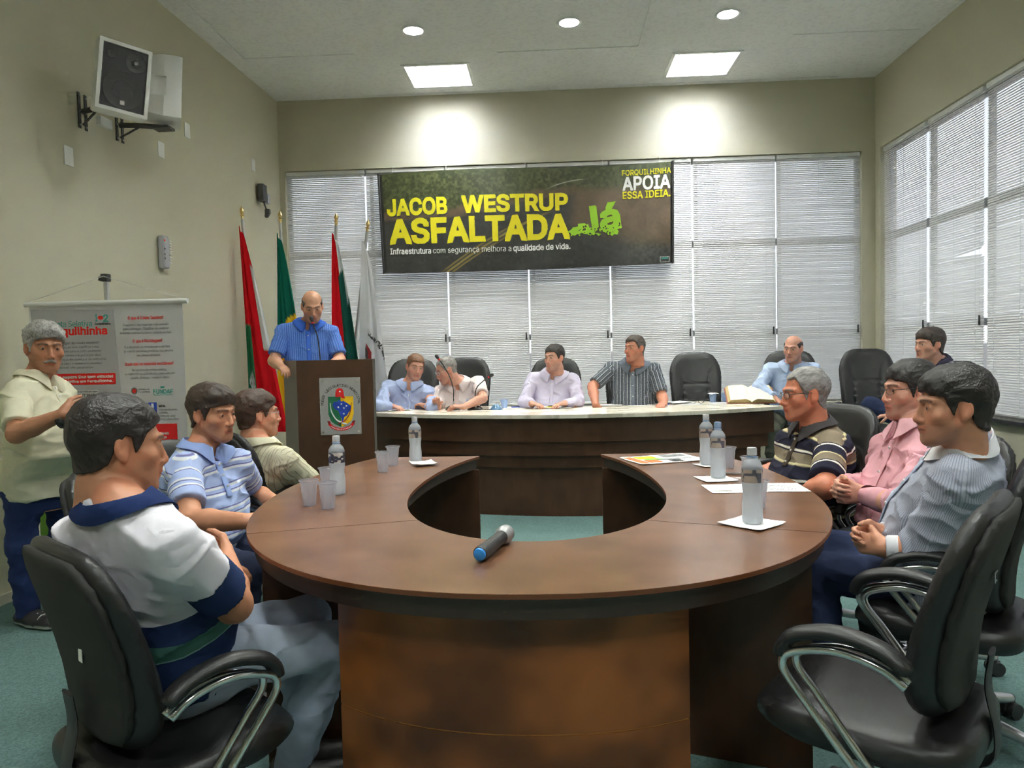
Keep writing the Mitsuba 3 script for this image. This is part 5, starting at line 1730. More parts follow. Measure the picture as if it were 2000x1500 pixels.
def banner_fn(p, n, uv):
    u, v = uv.x, uv.y
    n1 = fbm(u * 9, v * 9, 0, 3)
    n2 = fbm(u * 40, v * 40, 3, 3)
    grass = mix((.012, .016, .007), (.085, .095, .036), n2 * n2 * 1.3)
    soil = mix((.040, .028, .018), (.135, .088, .054), n1 * .7 + n2 * .4)
    road = mix((.008, .008, .008), (.045, .044, .042), n2 * .6 + n1 * .3)
    c = grass
    edge = .90 - .12 * dr.exp(-dr.square((u - 2.2) / .35)) * 0
    rl = .62 + .20 * smoothstep(.6, 2.1, u) + .05 * n1        # left verge of the road
    c = mix(c, soil, smoothstep(rl + .03, rl - .02, v) * smoothstep(2.3, 1.9, u))
    c = mix(c, road, smoothstep(rl - .06, rl - .10, v) * smoothstep(2.75, 2.35, u + .55 * (v - .5)))
    rr = 1.0 - .62 * smoothstep(2.0, 3.1, u)
    c = mix(c, soil, smoothstep(2.05, 2.20, u + .2 * (1 - v)) * smoothstep(.86, .76, v) * smoothstep(.05, .3, v - .9 * (2.95 - u) * .35))
    dk = smoothstep(2.5, 2.9, u) * smoothstep(.28, .12, v)
    c = mix(c, mix((.012, .012, .012), (.07, .068, .066), n2), dk)
    yl = dr.abs(v - (.02 + .62 * (u - .72) * (1.25 - .22 * u)))
    c = mix(c, (.20, .15, .045), smoothstep(.016, .010, yl) * smoothstep(.6, .7, u) * smoothstep(1.9, 1.6, u))
    c = mix(c, (.16, .12, .04), smoothstep(.013, .008, dr.abs(yl - .04)) * smoothstep(.6, .7, u) * smoothstep(1.5, 1.2, u))
    wl = dr.abs(v - (.95 - .5 * dr.square(u - 2.2)) + .03)
    c = mix(c, (.30, .30, .28), smoothstep(.007, .004, wl) * smoothstep(1.75, 1.9, u) * smoothstep(2.2, 2.1, u))
    c = mix(c, (.006, .006, .006), smoothstep(.045, .035, u) + smoothstep(3.055, 3.065, u))
    return c


mat('banner_print', pr(proc(banner_fn), .28, spec=.55))
gu, gv = np.meshgrid(np.linspace(0, BW, 110), np.linspace(0, BH, 36), indexing='ij')
kb = thing('banner', 'long dark printed banner with yellow slogan hung across the back window', 'banner')
gp = ban(gu, gv).reshape(-1, 3)
F = []
for i in range(109):
    for j in range(35):
        a = i * 36 + j
        F += [[a, a + 36, a + 37], [a, a + 37, a + 1]]
bk = gp + np.array([0, .003, 0])
m = trimesh.Trimesh(np.vstack([gp, bk]), np.vstack([np.array(F), np.array(F)[:, ::-1] + len(gp)]), process=False)
put(kb + '__sheet', mikit.ply(m, 'mat_banner_print', True, uv=np.tile(np.stack([gu.ravel(), gv.ravel()], 1), (2, 1))))


def bprint(poly, m, off=.004, name='lettering', label=None):
    e = extr(poly.segmentize(.06), .0012)
    v = e.vertices
    e.vertices = ban(v[:, 0], v[:, 1], off) + np.stack([0 * v[:, 2], -v[:, 2], 0 * v[:, 2]], 1)
    e.fix_normals()
    return obj(kb + '__' + name, e, m, label=label)


def glow(poly, r=.010):
    return poly.buffer(r, join_style=1)


for (s_, x0, x1, y, h, w, mm) in [('JACOB', .072, .722, .612, .158, .068, 'yellow_print'), ('WESTRUP', .872, 1.998, .612, .160, .068, 'yellow_print'), ('ASFALTADA', .086, 2.010, .318, .236, .066, 'yellow_print')]:
    P = fit_text(s_, x0, x1, y, h, w)
    bprint(affinity.translate(P, .007, -.008), 'black_print', .0025, 'lettering_shadow')
    bprint(P, mm, .004, 'lettering', 'yellow heavy lettering ' + s_)
ja = affinity.rotate(fit_text('Já', 2.10, 2.55, .365, .25, .065), 7, origin=(2.2, .4))
sp = shapely.union_all([Point(2.02 + .5 * random.random(), .335 + .075 * random.random() ** 1.5).buffer(.006 + .014 * random.random(), 4) for _ in range(60)])
ho = shapely.union_all([Point(2.1 + .45 * random.random(), .34 + .11 * random.random() ** 1.4).buffer(.004 + .007 * random.random(), 4) for _ in range(40)])
bprint(shapely.union_all([ja, sp, Polygon([(1.98, .37), (2.10, .345), (2.22, .40), (2.2, .45), (2.05, .42)])]).difference(ho), 'lime_print', .0050, 'lettering', 'lime green splattered lettering JÁ')
bprint(fit_text('Infraestrutura', .085, .525, .198, .060, .035), 'white_print', label='white line of small lettering')
bprint(fit_text('com segurança melhora a', .545, 1.385, .198, .060, .0), 'white_print')
bprint(fit_text('qualidade de vida.', 1.405, 2.01, .198, .060, .035), 'white_print')
bprint(fit_text('FORQUILHINHA', 2.560, 3.065, .935, .056, .03), 'yellow_print', label='yellow lettering FORQUILHINHA')
bprint(fit_text('APOIA', 2.565, 3.060, .785, .132, .045), 'white_print', label='white lettering APOIA')
bprint(fit_text('ESSA IDEIA.', 2.565, 3.060, .695, .072, .04), 'yellow_print', label='yellow lettering ESSA IDEIA.')
bprint(sbox(2.950, .012, 3.048, .072), 'white_print', .003, 'maker_mark')
bprint(sbox(2.955, .017, 3.043, .067), 'black_print', .0045, 'maker_mark')
bprint(sbox(2.962, .046, 3.036, .060), 'teal_print', .006, 'maker_mark')
obj(kb + '__batten', cat_([tube([BT[0] + [.006, -.004, .004], BT[3] + [.006, -.004, -.006]], .012, 10)]), 'black_plastic', True)
obj(kb + '__batten', cat_([tube([BT[1] + [-.006, -.004, .004], BT[2] + [-.006, -.004, -.006]], .012, 10)]), 'black_plastic', True)
for u in (.15, .72, 1.55, 2.36, 2.95):
    p = ban(np.array(u), np.array(BH))
    obj(kb + '__tie', tube([p, p + [.004, .03, .06], [p[0] + .004, D - .0028, ZW + .012]], .003, 6), 'white_plastic', True)

# ------------------------------------------------------------------ hanging information banner by the left wall
RX0, RX1, RZ1, RY = -2.868, -1.998, 1.622, 3.95
kr = thing('banner_stand', 'white information banner about recycling on a stand by the left wall', 'banner')
S_ = .002743


def ru(px):
    return -2.876 + (px - 53) * S_


def rz(px, py):
    return 1.639 - (py - 592 + .0226 * (px - 53)) * S_


obj(kr + '__sheet', bx(RX0, RX1, RY, RY + .0015, .16, RZ1), 'banner_white')
obj(kr + '__top_tube', cyl((RX0 - .022, RY, RZ1 + .006), (RX1 + .03, RY, RZ1 + .006), .0145, 18), 'white_metal', 30)
obj(kr + '__bottom_tube', cyl((RX0 - .022, RY, .155), (RX1 + .03, RY, .155), .0145, 18), 'white_metal', 30)
obj(kr + '__pole', cyl((ru(211), RY + .035, .02), (ru(211), RY + .035, 1.77), .014, 14), 'alu', 30)
obj(kr + '__hook', cat_([rb(ru(211) - .020, ru(211) + .020, RY + .012, RY + .052, 1.748, 1.790, .005), rb(ru(211) - .034, ru(211) - .014, RY + .016, RY + .036, 1.752, 1.775, .003)]), 'black_plastic', label='black plastic hook on the pole')
for sx in (RX0, RX1):
    obj(kr + '__string', tube([(sx, RY, RZ1 + .02), (ru(211), RY + .01, 1.775)], .0014, 6), 'white_plastic', True)
for a in range(3):
    obj(kr + '__foot', tube([(ru(211), RY + .035, .05), (ru(211) + .16 * math.cos(a * 2.1 + .4), RY + .035 + .10 * math.sin(a * 2.1 + .4), .012)], .010, 8), 'alu', True)


def rprint(polys, m, name='lettering', lev=0, label=None):
    if isinstance(polys, list):
        for P in polys:
            rprint(P, m, name, lev, label)
        return None
    e = extr(polys, .0008)
    v = e.vertices.copy()
    e.vertices = np.stack([v[:, 0], RY - .0004 - .0011 * lev - v[:, 2], v[:, 1]], 1)
    e.invert()
    return obj(kr + '__' + name, e, m, label=label)


def rbx(x0, x1, y0, y1, r=0):
    b = sbox(ru(x0) + r, rz((x0 + x1) / 2, y1) + r, ru(x1) - r, rz((x0 + x1) / 2, y0) - r)
    return b.buffer(r) if r else b


def rtx(s, x0, x1, y, h, w=.0, al='fit'):
    return fit_text(s, ru(x0), ru(x1), rz((x0 + x1) / 2, y), h * S_, w, al)


rprint(Polygon([(ru(60), rz(60, 606)), (ru(231), rz(231, 606)), (ru(241), rz(241, 800)), (ru(60), rz(60, 800))]), 'banner_grey', 'panel')
rprint(rtx('Coleta Seletiva', 92, 186, 640, 12), 'teal_print', lev=1, label='teal lettering Coleta Seletiva')
rprint(rtx('Forquilhinha', 88, 217, 656, 15, .05), 'red', lev=1, label='red lettering Forquilhinha')
L_ = ['Por que participar da coleta seletiva?', 'Coleta seletiva de lixo significa uma', 'grande vantagem para o meio ambiente', 'uma vez que diminui a poluição dos', 'solos. Este tipo de coleta é de extrema', 'importância para o desenvolvimento', 'sustentável do planeta.']
E_ = [199, 197, 202, 201, 211, 202, 185]
rprint([rtx(s_, 84 + (0 if i else 0), e, 675 + 8.2 * i, 4.6, .03 if i == 0 else .0) for i, (s_, e) in enumerate(zip(L_, E_))], 'grey_print', lev=1, label='small grey text')
rprint(rbx(80, 230, 734, 757, .008), 'red', 'panel', 1, label='red rounded box')
rprint([rtx('Quem separa lixo tem atitude!', 90, 225, 743.5, 5.5, .05), rtx('Coleta Seletiva em Forquilhinha.', 92, 224, 752, 5, .04)], 'white_print', lev=2)
rprint(rbx(140, 193, 767, 785), 'banner_white', 'panel', 1)
rprint([rtx('9177 8942', 150, 184, 781, 6, .05), rtx('Denuncie e informe: ligue', 142, 191, 772, 2.6)], 'black_print', lev=2)
rprint([rtx('1', 193, 198, 629, 14, .05), affinity.scale(rtx('2', 209, 220, 630, 14, .05), 1, 1)], 'teal_print', lev=1)
rprint(affinity.scale(Point(ru(204), rz(204, 622)).buffer(.014), 1.1, .8), 'red', 'panel', 1)
rprint([rtx('Forquilhinha', 192, 224, 636, 4, .05)], 'black_print', lev=1)
for s_, xs, y in [('O que é Coleta Seletiva?', (260, 333), 625), ('O que é Reciclagem?', (268, 329), 671), ('Quais são os materiais recicláveis?', (250, 350), 717)]:
    rprint(rtx(s_, *xs, y, 6, .03), 'red', lev=0, label='small red heading')
rprint([rtx('É separar o lixo para que seja enviado', 250, 343, 638, 4.6), rtx('para reciclagem. Significa não misturar', 249, 343, 646, 4.6), rtx('materiais recicláveis com o restante do lixo.', 243, 349, 654, 4.6),
        rtx('É a atividade de transformar materiais', 251, 344, 682.5, 4.6), rtx('já usados em novos produtos que podem', 249, 350, 690.5, 4.6), rtx('ser comercializados.', 275, 324, 699, 4.6),
        rtx('No sistema de coleta seletiva,', 264, 336, 728.5, 4.6), rtx('os materiais recicláveis são separados em', 249, 352, 736, 4.6), rtx('papéis, plásticos, metais e vidros.', 261, 341, 744, 4.6)], 'grey_print', lev=0)
rprint(rtx('FUNDAF', 306, 346, 774, 8.5, .04), 'teal_print', label='teal lettering FUNDAF')
rprint([affinity.translate(affinity.scale(Point(0, 0).buffer(.010), 1.3, .6), ru(325), rz(325, 761)), rbx(307, 346, 776, 777)], 'teal_print', 'emblem')
rprint(affinity.scale(Point(ru(267), rz(267, 769)).buffer(.018), 1, 1.05), 'grey_print', 'emblem')
rprint(affinity.scale(Point(ru(267), rz(267, 769)).buffer(.012), 1, 1), 'red', 'emblem', 1)
rprint([rtx('Prefeitura de', 276, 298, 767, 3), rtx('Forquilhinha', 276, 299, 772, 3)], 'grey_print')
rprint(rbx(279, 288, 800, 815), 'red', 'pictogram')
rprint(rbx(285, 297, 806, 825), 'yellow', 'pictogram', 1)
rprint(rbx(294, 312, 792, 812), 'blue', 'pictogram')
rprint(rbx(301, 306, 794, 812), 'white_print', 'pictogram', 1)
rprint(rbx(300, 311, 816, 826, .004), 'orange_print', 'pictogram')
rprint([rtx('METAL', 316, 330, 801, 4, .06)], 'black_print')
rprint([rtx('Latas de alimentos', 316, 354, 808, 4.2), rtx('e bebidas,', 316, 335, 814.5, 4.2), rtx('objetos de cobre,', 316, 350, 820.5, 4.2), rtx('Zinco, Latão e ferro', 316, 356, 827, 4.2)], 'grey_print')
rprint(rbx(180, 352, 836, 882), 'red', 'panel', 0, label='red box with white text')
rprint([rtx('IMPORTANTE:', 250, 299, 849, 5.5, .06), rtx('Separe os materiais recicláveis', 240, 335, 857, 5, .05), rtx('é fácil. Evitar a presença', 255, 330, 864.5, 5, .05), rtx('de sujeira, facilitando', 250, 316, 871.5, 5, .05), rtx('o trabalho da coleta seletiva.', 246, 344, 879, 5, .05)], 'white_print', lev=1)
rprint(rbx(58, 352, 893, 1120), 'green_print', 'panel', 0, label='green lower panel')
rprint([rtx('segunda e quarta', 150, 168, 917 + 9 * i, 4.5) for i in range(7)], 'grey_print', lev=1)

# ------------------------------------------------------------------ loudspeakers on wall brackets


def speaker(label, loc, face, pitch, roll=0.0):
    k = thing('loudspeaker', label, 'loudspeaker')
    R = rot_to((face[0] * math.cos(pitch), face[1] * math.cos(pitch), -math.sin(pitch)), (0, 0, 1), roll)

    def W(m):
        m = m.copy()
        m.vertices = np.array(loc) + m.vertices @ R
        return m
    w, h, dp = .292, .412, .26
    fr = [(-w / 2, .13, -h / 2), (w / 2, .13, -h / 2), (w / 2, .13, h / 2), (-w / 2, .13, h / 2)]
    pts = []
    for x, y, z in fr:
        pts.append((x, .105, z))
        pts.append((x * .985, .13, z * .99))
        pts.append((x * .70, -.13, z * .88))
        pts.append((x * .98, .02, z * .99))
    body = trimesh.convex.convex_hull(np.array(pts))
    M = m3.Manifold(m3.Mesh(np.array(body.vertices, np.float32), np.array(body.faces, np.uint32)))
    M = M - m3.Manifold.cube((w - .046, .06, h - .046)).translate((-(w - .046) / 2, .116, -(h - .046) / 2))
    for s in (-1, 1):
        M = M - m3.Manifold.cube((.05, .12, .13)).translate((s * .142 - .025, -.085, -.07))
    obj(k + '__cabinet', W(trimesh.Trimesh(*[np.array(q) for q in (M.to_mesh().vert_properties[:, :3], M.to_mesh().tri_verts)], process=False)), 'white_plastic')
    obj(k + '__grille', W(bx(-(w - .048) / 2, (w - .048) / 2, .116, .122, -(h - .048) / 2, (h - .048) / 2)), 'grille', label='dark grey grille')
    yrot = trimesh.transformations.rotation_matrix(-PI / 2, [1, 0, 0])

    def disc_(r, x, z, y0=.122, hh=.003):
        c = lathe([(0, 0), (r * .55, -.0), (r * .93, hh * .4), (r, hh), (r, -.002), (0, -.002)], 36)
        c.apply_transform(yrot)
        return W(move(c, x, y0, z))
    obj(k + '__woofer', disc_(.112, 0, -.068), 'cone', 30)
    obj(k + '__tweeter', disc_(.056, -.058, .108), 'cone', 30)
    obj(k + '__tweeter__dome', disc_(.010, -.058, .108, .126, .006), 'grey_plastic', 30)
    obj(k + '__port', disc_(.024, .075, .125), 'cone', 30)
    obj(k + '__badge', W(bx(-.012, .012, .125, .1275, -.155, -.130)), 'alu', label='small silver badge')
    return k


speaker('white and black loudspeaker facing the room, front one of the pair on the left wall', (-2.60, 4.46, 3.010), unit([.70, -.71, 0]), .10, .09)
speaker('white loudspeaker seen from its side, rear one of the pair on the left wall', (-2.63, 5.02, 3.155), unit([.88, .47, 0]), .06, .0)
for i, (y, lb) in enumerate([(4.66, 'black steel wall bracket under the front loudspeaker, nearer the camera'), (5.05, 'black steel wall bracket under the rear loudspeaker, farther from the camera')]):
    k = thing('speaker_bracket', lb, 'bracket')
    x = xl(y)
    z0 = 2.80 if i == 0 else 2.83
    for dy in (-.035, .030):
        obj(k + '__rail', bx(x, x + .008, y + dy - .012, y + dy + .012, z0, z0 + .225), 'black_metal')
    ex = -2.62 if i == 0 else -2.64
    yo = -.16 if i == 0 else .0
    obj(k + '__arm', tube([(x + .004, y, z0 + .115), (x + .12, y + yo * .3, z0 + .110), (ex, y + yo, z0 + .088)], .018, 4, upref=(0, 0, 1)), 'black_metal')
    obj(k + '__brace', tube([(x + .006, y, z0 + .03), (x + .15, y + yo * .45, z0 + .10)], .007, 8), 'black_metal')
    obj(k + '__platform', rb(ex - .06, ex + .06, y + yo - .05, y + yo + .05, z0 + .072, z0 + .092, .003), 'black_metal')
    for dy in (-.035, .030):
        for dz in (.02, .11, .205):
            obj(k + '__bolt', cyl((x + .008, y + dy, z0 + dz), (x + .0115, y + dy, z0 + dz), .005, 8), 'alu')
k = num('speaker_cable')
single('speaker_cable', tube(curve([(xl(4.7) + .01, 4.70, 2.935), (-2.88, 4.62, 2.925), (-2.80, 4.55, 2.915), (-2.70, 4.50, 2.90)], 20), .0025, 6), 'red', 'thin red cable running along the front speaker bracket', 'cable', True)

# ------------------------------------------------------------------ plates and devices on the left wall
WA = math.degrees(math.atan2(.033, 1))


def wallT(y, z):
    return T().translate([xl(y), y, z]).rotate([0, 0, 1], -WA)


pm = rb(0, .007, -.042, .042, -.060, .060, .003)
sc = lambda z: cyl((.006, 0, z), (.0078, 0, z), .0035, 8)
for y, z, lb in [(4.506, 2.591, 'white blank wall plate below the near speaker bracket'), (5.565, 2.915, 'white blank wall plate right of the brackets, lower of two'), (5.968, 3.18, 'white blank wall plate right of the rear loudspeaker, upper of two'), (7.216, 3.21, 'white blank wall plate high on the left wall near the corner')]:
    k = thing('wall_plate', lb, 'wall plate')
    obj(k + '__cover', pm, 'white_plastic', tw=wallT(y, z))
    for q in (-.042, .042):
        obj(k + '__screw', sc(q), 'alu', tw=wallT(y, z))
k = thing('wall_plate', 'small white junction box between the two speaker brackets', 'wall plate')
obj(k + '__cover', rb(0, .035, -.06, .06, -.030, .030, .004), 'white_plastic', tw=wallT(4.86, 2.905))
k = thing('power_outlet', 'white double power outlet low on the left wall behind the standing man', 'power outlet')
tw = wallT(3.931, .402)
obj(k + '__cover', pm, 'white_plastic', tw=tw)
for z in (-.022, .022):
    for y in (-.012, .012):
        obj(k + '__socket', cyl((.0065, y, z), (.0078, y, z), .0035, 8), 'black_print', tw=tw)
k = thing('emergency_lamp', 'grey wall handset like emergency lamp with a red light', 'emergency lamp')
tw = wallT(5.50, 2.128)
obj(k + '__housing', rb(0, .055, -.045, .045, -.125, .125, .018), 'grey_plastic', 30, tw)
for i in range(9):
    obj(k + '__rib', rb(.030, .060, .030, .062, .085 - .021 * i, .094 - .021 * i, .003), 'white_plastic', tw=tw)
obj(k + '__indicator', cyl((.054, -.030, .085), (.058, -.030, .085), .007, 12), 'led_red', tw=tw, label='red indicator light')
for z in (.02, -.02, -.05):
    obj(k + '__switch', rb(.053, .058, -.036, -.026, z - .006, z + .006, .002), 'black_plastic', tw=tw)
obj(k + '__cable', tube(curve([(.02, .06, .02), (.03, .09, .015), (.025, .13, .025)], 10), .003, 6), 'white_plastic', True, tw)
k = thing('wall_camera', 'small black camera on an arm in the left corner above the flags', 'camera')
c0 = np.array([xl(7.3) + .05, 7.30, 2.955])
obj(k + '__housing', move(rbox(.06, .105, .17, .008), *c0), 'black_plastic')
obj(k + '__arm', tube([c0 + [.0, .02, -.07], c0 + [.045, -.05, -.15], c0 + [.085, -.10, -.215]], .007, 8), 'black_plastic', True)
obj(k + '__knuckle', move(rbox(.05, .04, .05, .008), *(c0 + [.085, -.10, -.205])), 'black_plastic')
obj(k + '__lens', cyl(c0 + [.085, -.10, -.235], c0 + [.090, -.145, -.255], .020, 16), 'black_plastic', 30)
obj(k + '__mount', move(rbox(.05, .06, .10, .006), xl(7.45) + .03, 7.45, 2.93), 'grey_plastic')

# ------------------------------------------------------------------ things on the horseshoe table
body_p = [(0, .004), (.022, .001), (.0295, .004), (.0315, .012), (.0315, .060), (.0285, .085), (.0285, .098), (.0315, .122), (.0318, .128)]
top_p = [(.0318, .128), (.0318, .172), (.0300, .183), (.0240, .194), (.0150, .203), (.0125, .207), (.0125, .214)]
bm, tm = lathe(body_p, 36), lathe(top_p, 36)
lm, luv = lathe_uv([(.0323, .130), (.0323, .171)], 40)
cm = lathe([(0, .237), (.0135, .237), (.0148, .234), (.0150, .214), (.0128, .212), (0, .212)], 30)
wm = lathe([(0, .006), (.0285, .007), (.0303, .014), (.0303, .058), (.0274, .085), (.0274, .100), (0, .100)], 30)
BP = {'body': mikit.ply(bm, 'mat_pet_frost', 30), 'shoulder': mikit.ply(tm, 'mat_pet', 30), 'cap': mikit.ply(cm, 'mat_cap', 30)}
LD, LS_ = mikit.ply(lm, 'mat_label_dark', True, uv=luv), mikit.ply(lm, 'mat_label_silver', True, uv=luv)
ringp = mikit.ply(lathe([(.0126, .205), (.0165, .206), (.0165, .210), (.0126, .211)], 24), 'mat_cap_blue', 30)
for x, y, dark, lb, bluecap in [(-.859, 2.899, True, 'water bottle with a dark label behind the plastic cups on the left', 0), (-.697, 3.737, False, 'water bottle at the far left end of the horseshoe table', 0),
                                (.732, 3.513, False, 'frosted water bottle at the far right end of the table, rearmost of three', 0), (.704, 3.146, False, 'water bottle with a blue cap on a napkin, middle of three on the right', 1),
                                (.623, 2.318, False, 'frosted water bottle on a white napkin nearest the camera, right side of the table', 0)]:
    k = thing('water_bottle', lb, 'bottle', 'water bottles')
    tw = T().translate([x, y, TZ + (.004 if x > 0 else .0005)]).rotate([0, 0, 1], 200)
    for n_, sh_ in BP.items():
        put(k + '__' + n_, sh_, tw)
    put(k + '__label', LD if dark else LS_, tw)
    put(k + '__neck_ring', ringp, tw)
    if bluecap:
        scene[k + '__cap'] = {**mikit.ply(cm, 'mat_cap_blue', 30), 'to_world': tw}
cupm = lathe([(0, .0025), (.0215, .0015), (.0232, .004), (.0285, .060), (.0305, .084), (.0345, .0925), (.0362, .0945), (.0368, .0960), (.0355, .0965)], 36)
rimm = lathe([(.0345, .0945), (.0372, .0945), (.0378, .0965), (.0360, .0975), (.0345, .0965)], 36)
watm = lathe([(0, .003), (.0215, .0035), (.0262, .034), (0, .034)], 28)
CP, RP = mikit.ply(cupm, 'mat_cup', 30), mikit.ply(rimm, 'mat_cup', 30)
for x, y, lb in [(-.903, 2.683, 'clear plastic cup, left one of the front pair on the left side of the table'), (-.818, 2.633, 'clear plastic cup, right one of the front pair on the left side of the table'), (-.925, 2.98, 'clear plastic cup standing against the dark labelled bottle'),
                 (-.802, 3.453, 'clear plastic cup, front one of the pair at the far left of the table'), (-.797, 3.66, 'clear plastic cup, rear one of the pair at the far left of the table'), (.815, 3.428, 'clear plastic cup beside the blue capped bottle at the far right'),
                 (.824, 3.11, 'clear plastic cup just behind the label of the nearest bottle on the right'), (.705, 2.55, 'clear plastic cup half hidden behind the nearest bottle on the right')]:
    k = thing('plastic_cup', lb, 'cup', 'plastic cups on the horseshoe table')
    tw = T().translate([x, y, TZ + .0005])
    put(k + '__wall', CP, tw)
    put(k + '__rim', RP, tw)


def sheet(w, h, t=.0006, curl=.0, n=10, seed=0):
    """a sheet of paper with slightly lifted corners"""
    X, Y = np.meshgrid(np.linspace(-w / 2, w / 2, n), np.linspace(-h / 2, h / 2, n), indexing='ij')
    Z = curl * (np.abs(X / w * 2) ** 3 * .5 + np.abs(Y / h * 2) ** 3 * .5) + .3 * curl * (meshkit.noise(np.stack([X * 30, Y * 30, 0 * X + seed], -1), seed))
    top = np.stack([X, Y, Z + t], -1).reshape(-1, 3)
    bot = np.stack([X, Y, Z], -1).reshape(-1, 3)
    F = []
    for i in range(n - 1):
        for j in range(n - 1):
            a = i * n + j
            F += [[a, a + n, a + n + 1], [a, a + n + 1, a + 1]]
    F = np.array(F)
    N = n * n
    E = [i * n for i in range(n)] + [(n - 1) * n + j for j in range(1, n)] + [i * n + n - 1 for i in range(n - 2, -1, -1)] + [j for j in range(n - 2, 0, -1)]
    G = []
    for a, b in zip(E, E[1:] + E[:1]):
        G += [[a, a + N, b + N], [a, b + N, b]]
    return trimesh.Trimesh(np.vstack([top, bot]), np.vstack([F, F[:, ::-1] + N, np.array(G)]), process=False)


def lay(m, x, y, z, rz=0):
    return move(m, x, y, z, rz)


def napkin(x, y, rz, lb, w=.13, curl=.004):
    k = thing('napkin', lb, 'napkin')
    obj(k + '__sheet', lay(sheet(w, w, .0008, curl, 12, 3), x, y, TZ + .0004, rz), 'paper', True)
    obj(k + '__fold', lay(sheet(w * .95, w * .92, .0008, curl * .8, 12, 5), x + .002, y + .003, TZ + .0016, rz + .06), 'paper', True)


napkin(-.640, 3.655, .5, 'folded white napkin beside the far left bottle', .12, .016)
napkin(.690, 3.125, .2, 'white napkin under the blue capped bottle on the right', .14)
napkin(.620, 2.318, .75, 'crumpled white napkin under the nearest bottle on the right', .15, .006)
napkin(.742, 3.505, .4, 'white napkin under the rearmost bottle on the right', .11)
k = thing('paper_sheet', 'white printed sheet on the right side of the table, left of two', 'paper')
obj(k + '__sheet', lay(sheet(.21, .18, .0004, .001), .710, 2.915, TZ + .0004, .05), 'paper', True)
obj(k + '__print', lay(cat_([bx(-.05, .02, -.07 + .012 * i, -.067 + .012 * i, 0, .0003) for i in range(3)]), .67, 2.92, TZ + .0016, .05), 'grey_print')
k = thing('paper_sheet', 'white printed sheet on the table before the man in the banded polo', 'paper')
obj(k + '__sheet', lay(sheet(.21, .18, .0004, .001), .880, 2.925, TZ + .0007, -.03), 'paper', True)
obj(k + '__print', lay(cat_([bx(-.07, .07, -.05 + .02 * i, -.047 + .02 * i, 0, .0003) for i in range(5)]), .88, 2.93, TZ + .0019, -.03), 'grey_print')
k = thing('magazine', 'open colourful magazine at the far right end of the horseshoe table', 'magazine')
ma = .35
obj(k + '__pages', lay(sheet(.36, .25, .003, .003), .560, 3.72, TZ + .0004, ma), 'paper', True)
for (x0, x1, y0, y1, mm) in [(-.17, -.13, -.11, .11, 'orange_print'), (-.12, -.02, .02, .10, 'yellow'), (-.12, -.05, -.10, -.02, 'orange_print'), (.03, .16, .05, .11, 'grey_print'), (.0, .06, -.11, -.05, 'black_print'), (-.03, .15, -.03, .03, 'banner_grey'), (-.1, .0, -.02, .02, 'green_print')]:
    obj(k + '__picture', lay(bx(x0, x1, y0, y1, 0, .0006), .560, 3.72, TZ + .0058, ma), mm)
k = thing('ballpoint_pen', 'silver pen lying on the right side of the table between the bottles', 'pen')
obj(k + '__barrel', cyl((.735, 3.243, TZ + .0055), (.845, 3.225, TZ + .0055), .005, 10), 'chrome', 30)
obj(k + '__tip', cyl((.845, 3.225, TZ + .0055), (.860, 3.2225, TZ + .0045), .0045, 10, .001), 'alu', 30)
# hand microphone
k = thing('microphone', 'black handheld microphone with a blue end and silver grille on the table front', 'microphone')
a, b = np.array([-.196, 1.915, TZ + .0215]), np.array([-.140, 2.115, TZ + .0265])
d = unit(b - a)
L = np.linalg.norm(b - a)


def alongm(prof, n=28):
    m = lathe(prof, n)
    m.vertices = a + m.vertices @ rot_to(np.cross(d, [1, 0, 0]), d)
    return m


obj(k + '__handle', alongm([(0, .006), (.0185, .006), (.0205, .010), (.0200, .05), (.0185, L - .05), (.0190, L - .030), (0, L - .030)]), 'black_plastic', 30)
obj(k + '__end_cap', alongm([(0, -.004), (.010, -.003), (.0155, .0), (.0178, .007), (0, .0075)]), 'mic_blue', 30, label='bright blue end cap')
obj(k + '__collar', alongm([(0, L - .031), (.0200, L - .031), (.0252, L - .018), (.0258, L - .008), (0, L - .007)]), 'mic_grille', 30)
obj(k + '__grille', alongm([(0, L - .010), (.0255, L - .009), (.0262, L + .002), (.0245, L + .016), (.0180, L + .027), (.008, L + .0325), (0, L + .0335)]), 'mic_grille', 30, label='silver ball grille')

# ------------------------------------------------------------------ things on the council desk
bc = mikit.ply(lathe([(0, .001), (.024, .001), (.0255, .004), (.0330, .076), (.0335, .078)], 28), 'mat_cup_blue', 30)
brm = mikit.ply(lathe([(.0320, .076), (.0350, .076), (.0355, .079), (.0330, .081)], 28), 'mat_cup', 30)
for x, y, lb in [(-1.462, 6.70, 'pale blue plastic cup in front of the man leaning over'), (-.715, 6.52, 'pale blue plastic cup by the second desk microphone'), (-.407, 6.48, 'pale blue plastic cup beside the blue desk bell'),
                 (.832, 6.56, 'pale blue plastic cup in front of the man in the grey striped shirt'), (1.460, 6.70, 'pale blue plastic cup with a napkin on it, left of the open book'), (1.585, 6.78, 'pale blue plastic cup partly behind the open book')]:
    k = thing('plastic_cup', lb, 'cup', 'pale blue cups on the council desk')
    tw = T().translate([x, y, DZ + .0005])
    put(k + '__wall', bc, tw)
    put(k + '__rim', brm, tw)
    if 'napkin' in lb:
        obj(k + '__napkin_lid', move(sheet(.085, .075, .001, -.012, 10, 4), x, y, DZ + .088, .4), 'paper', True)


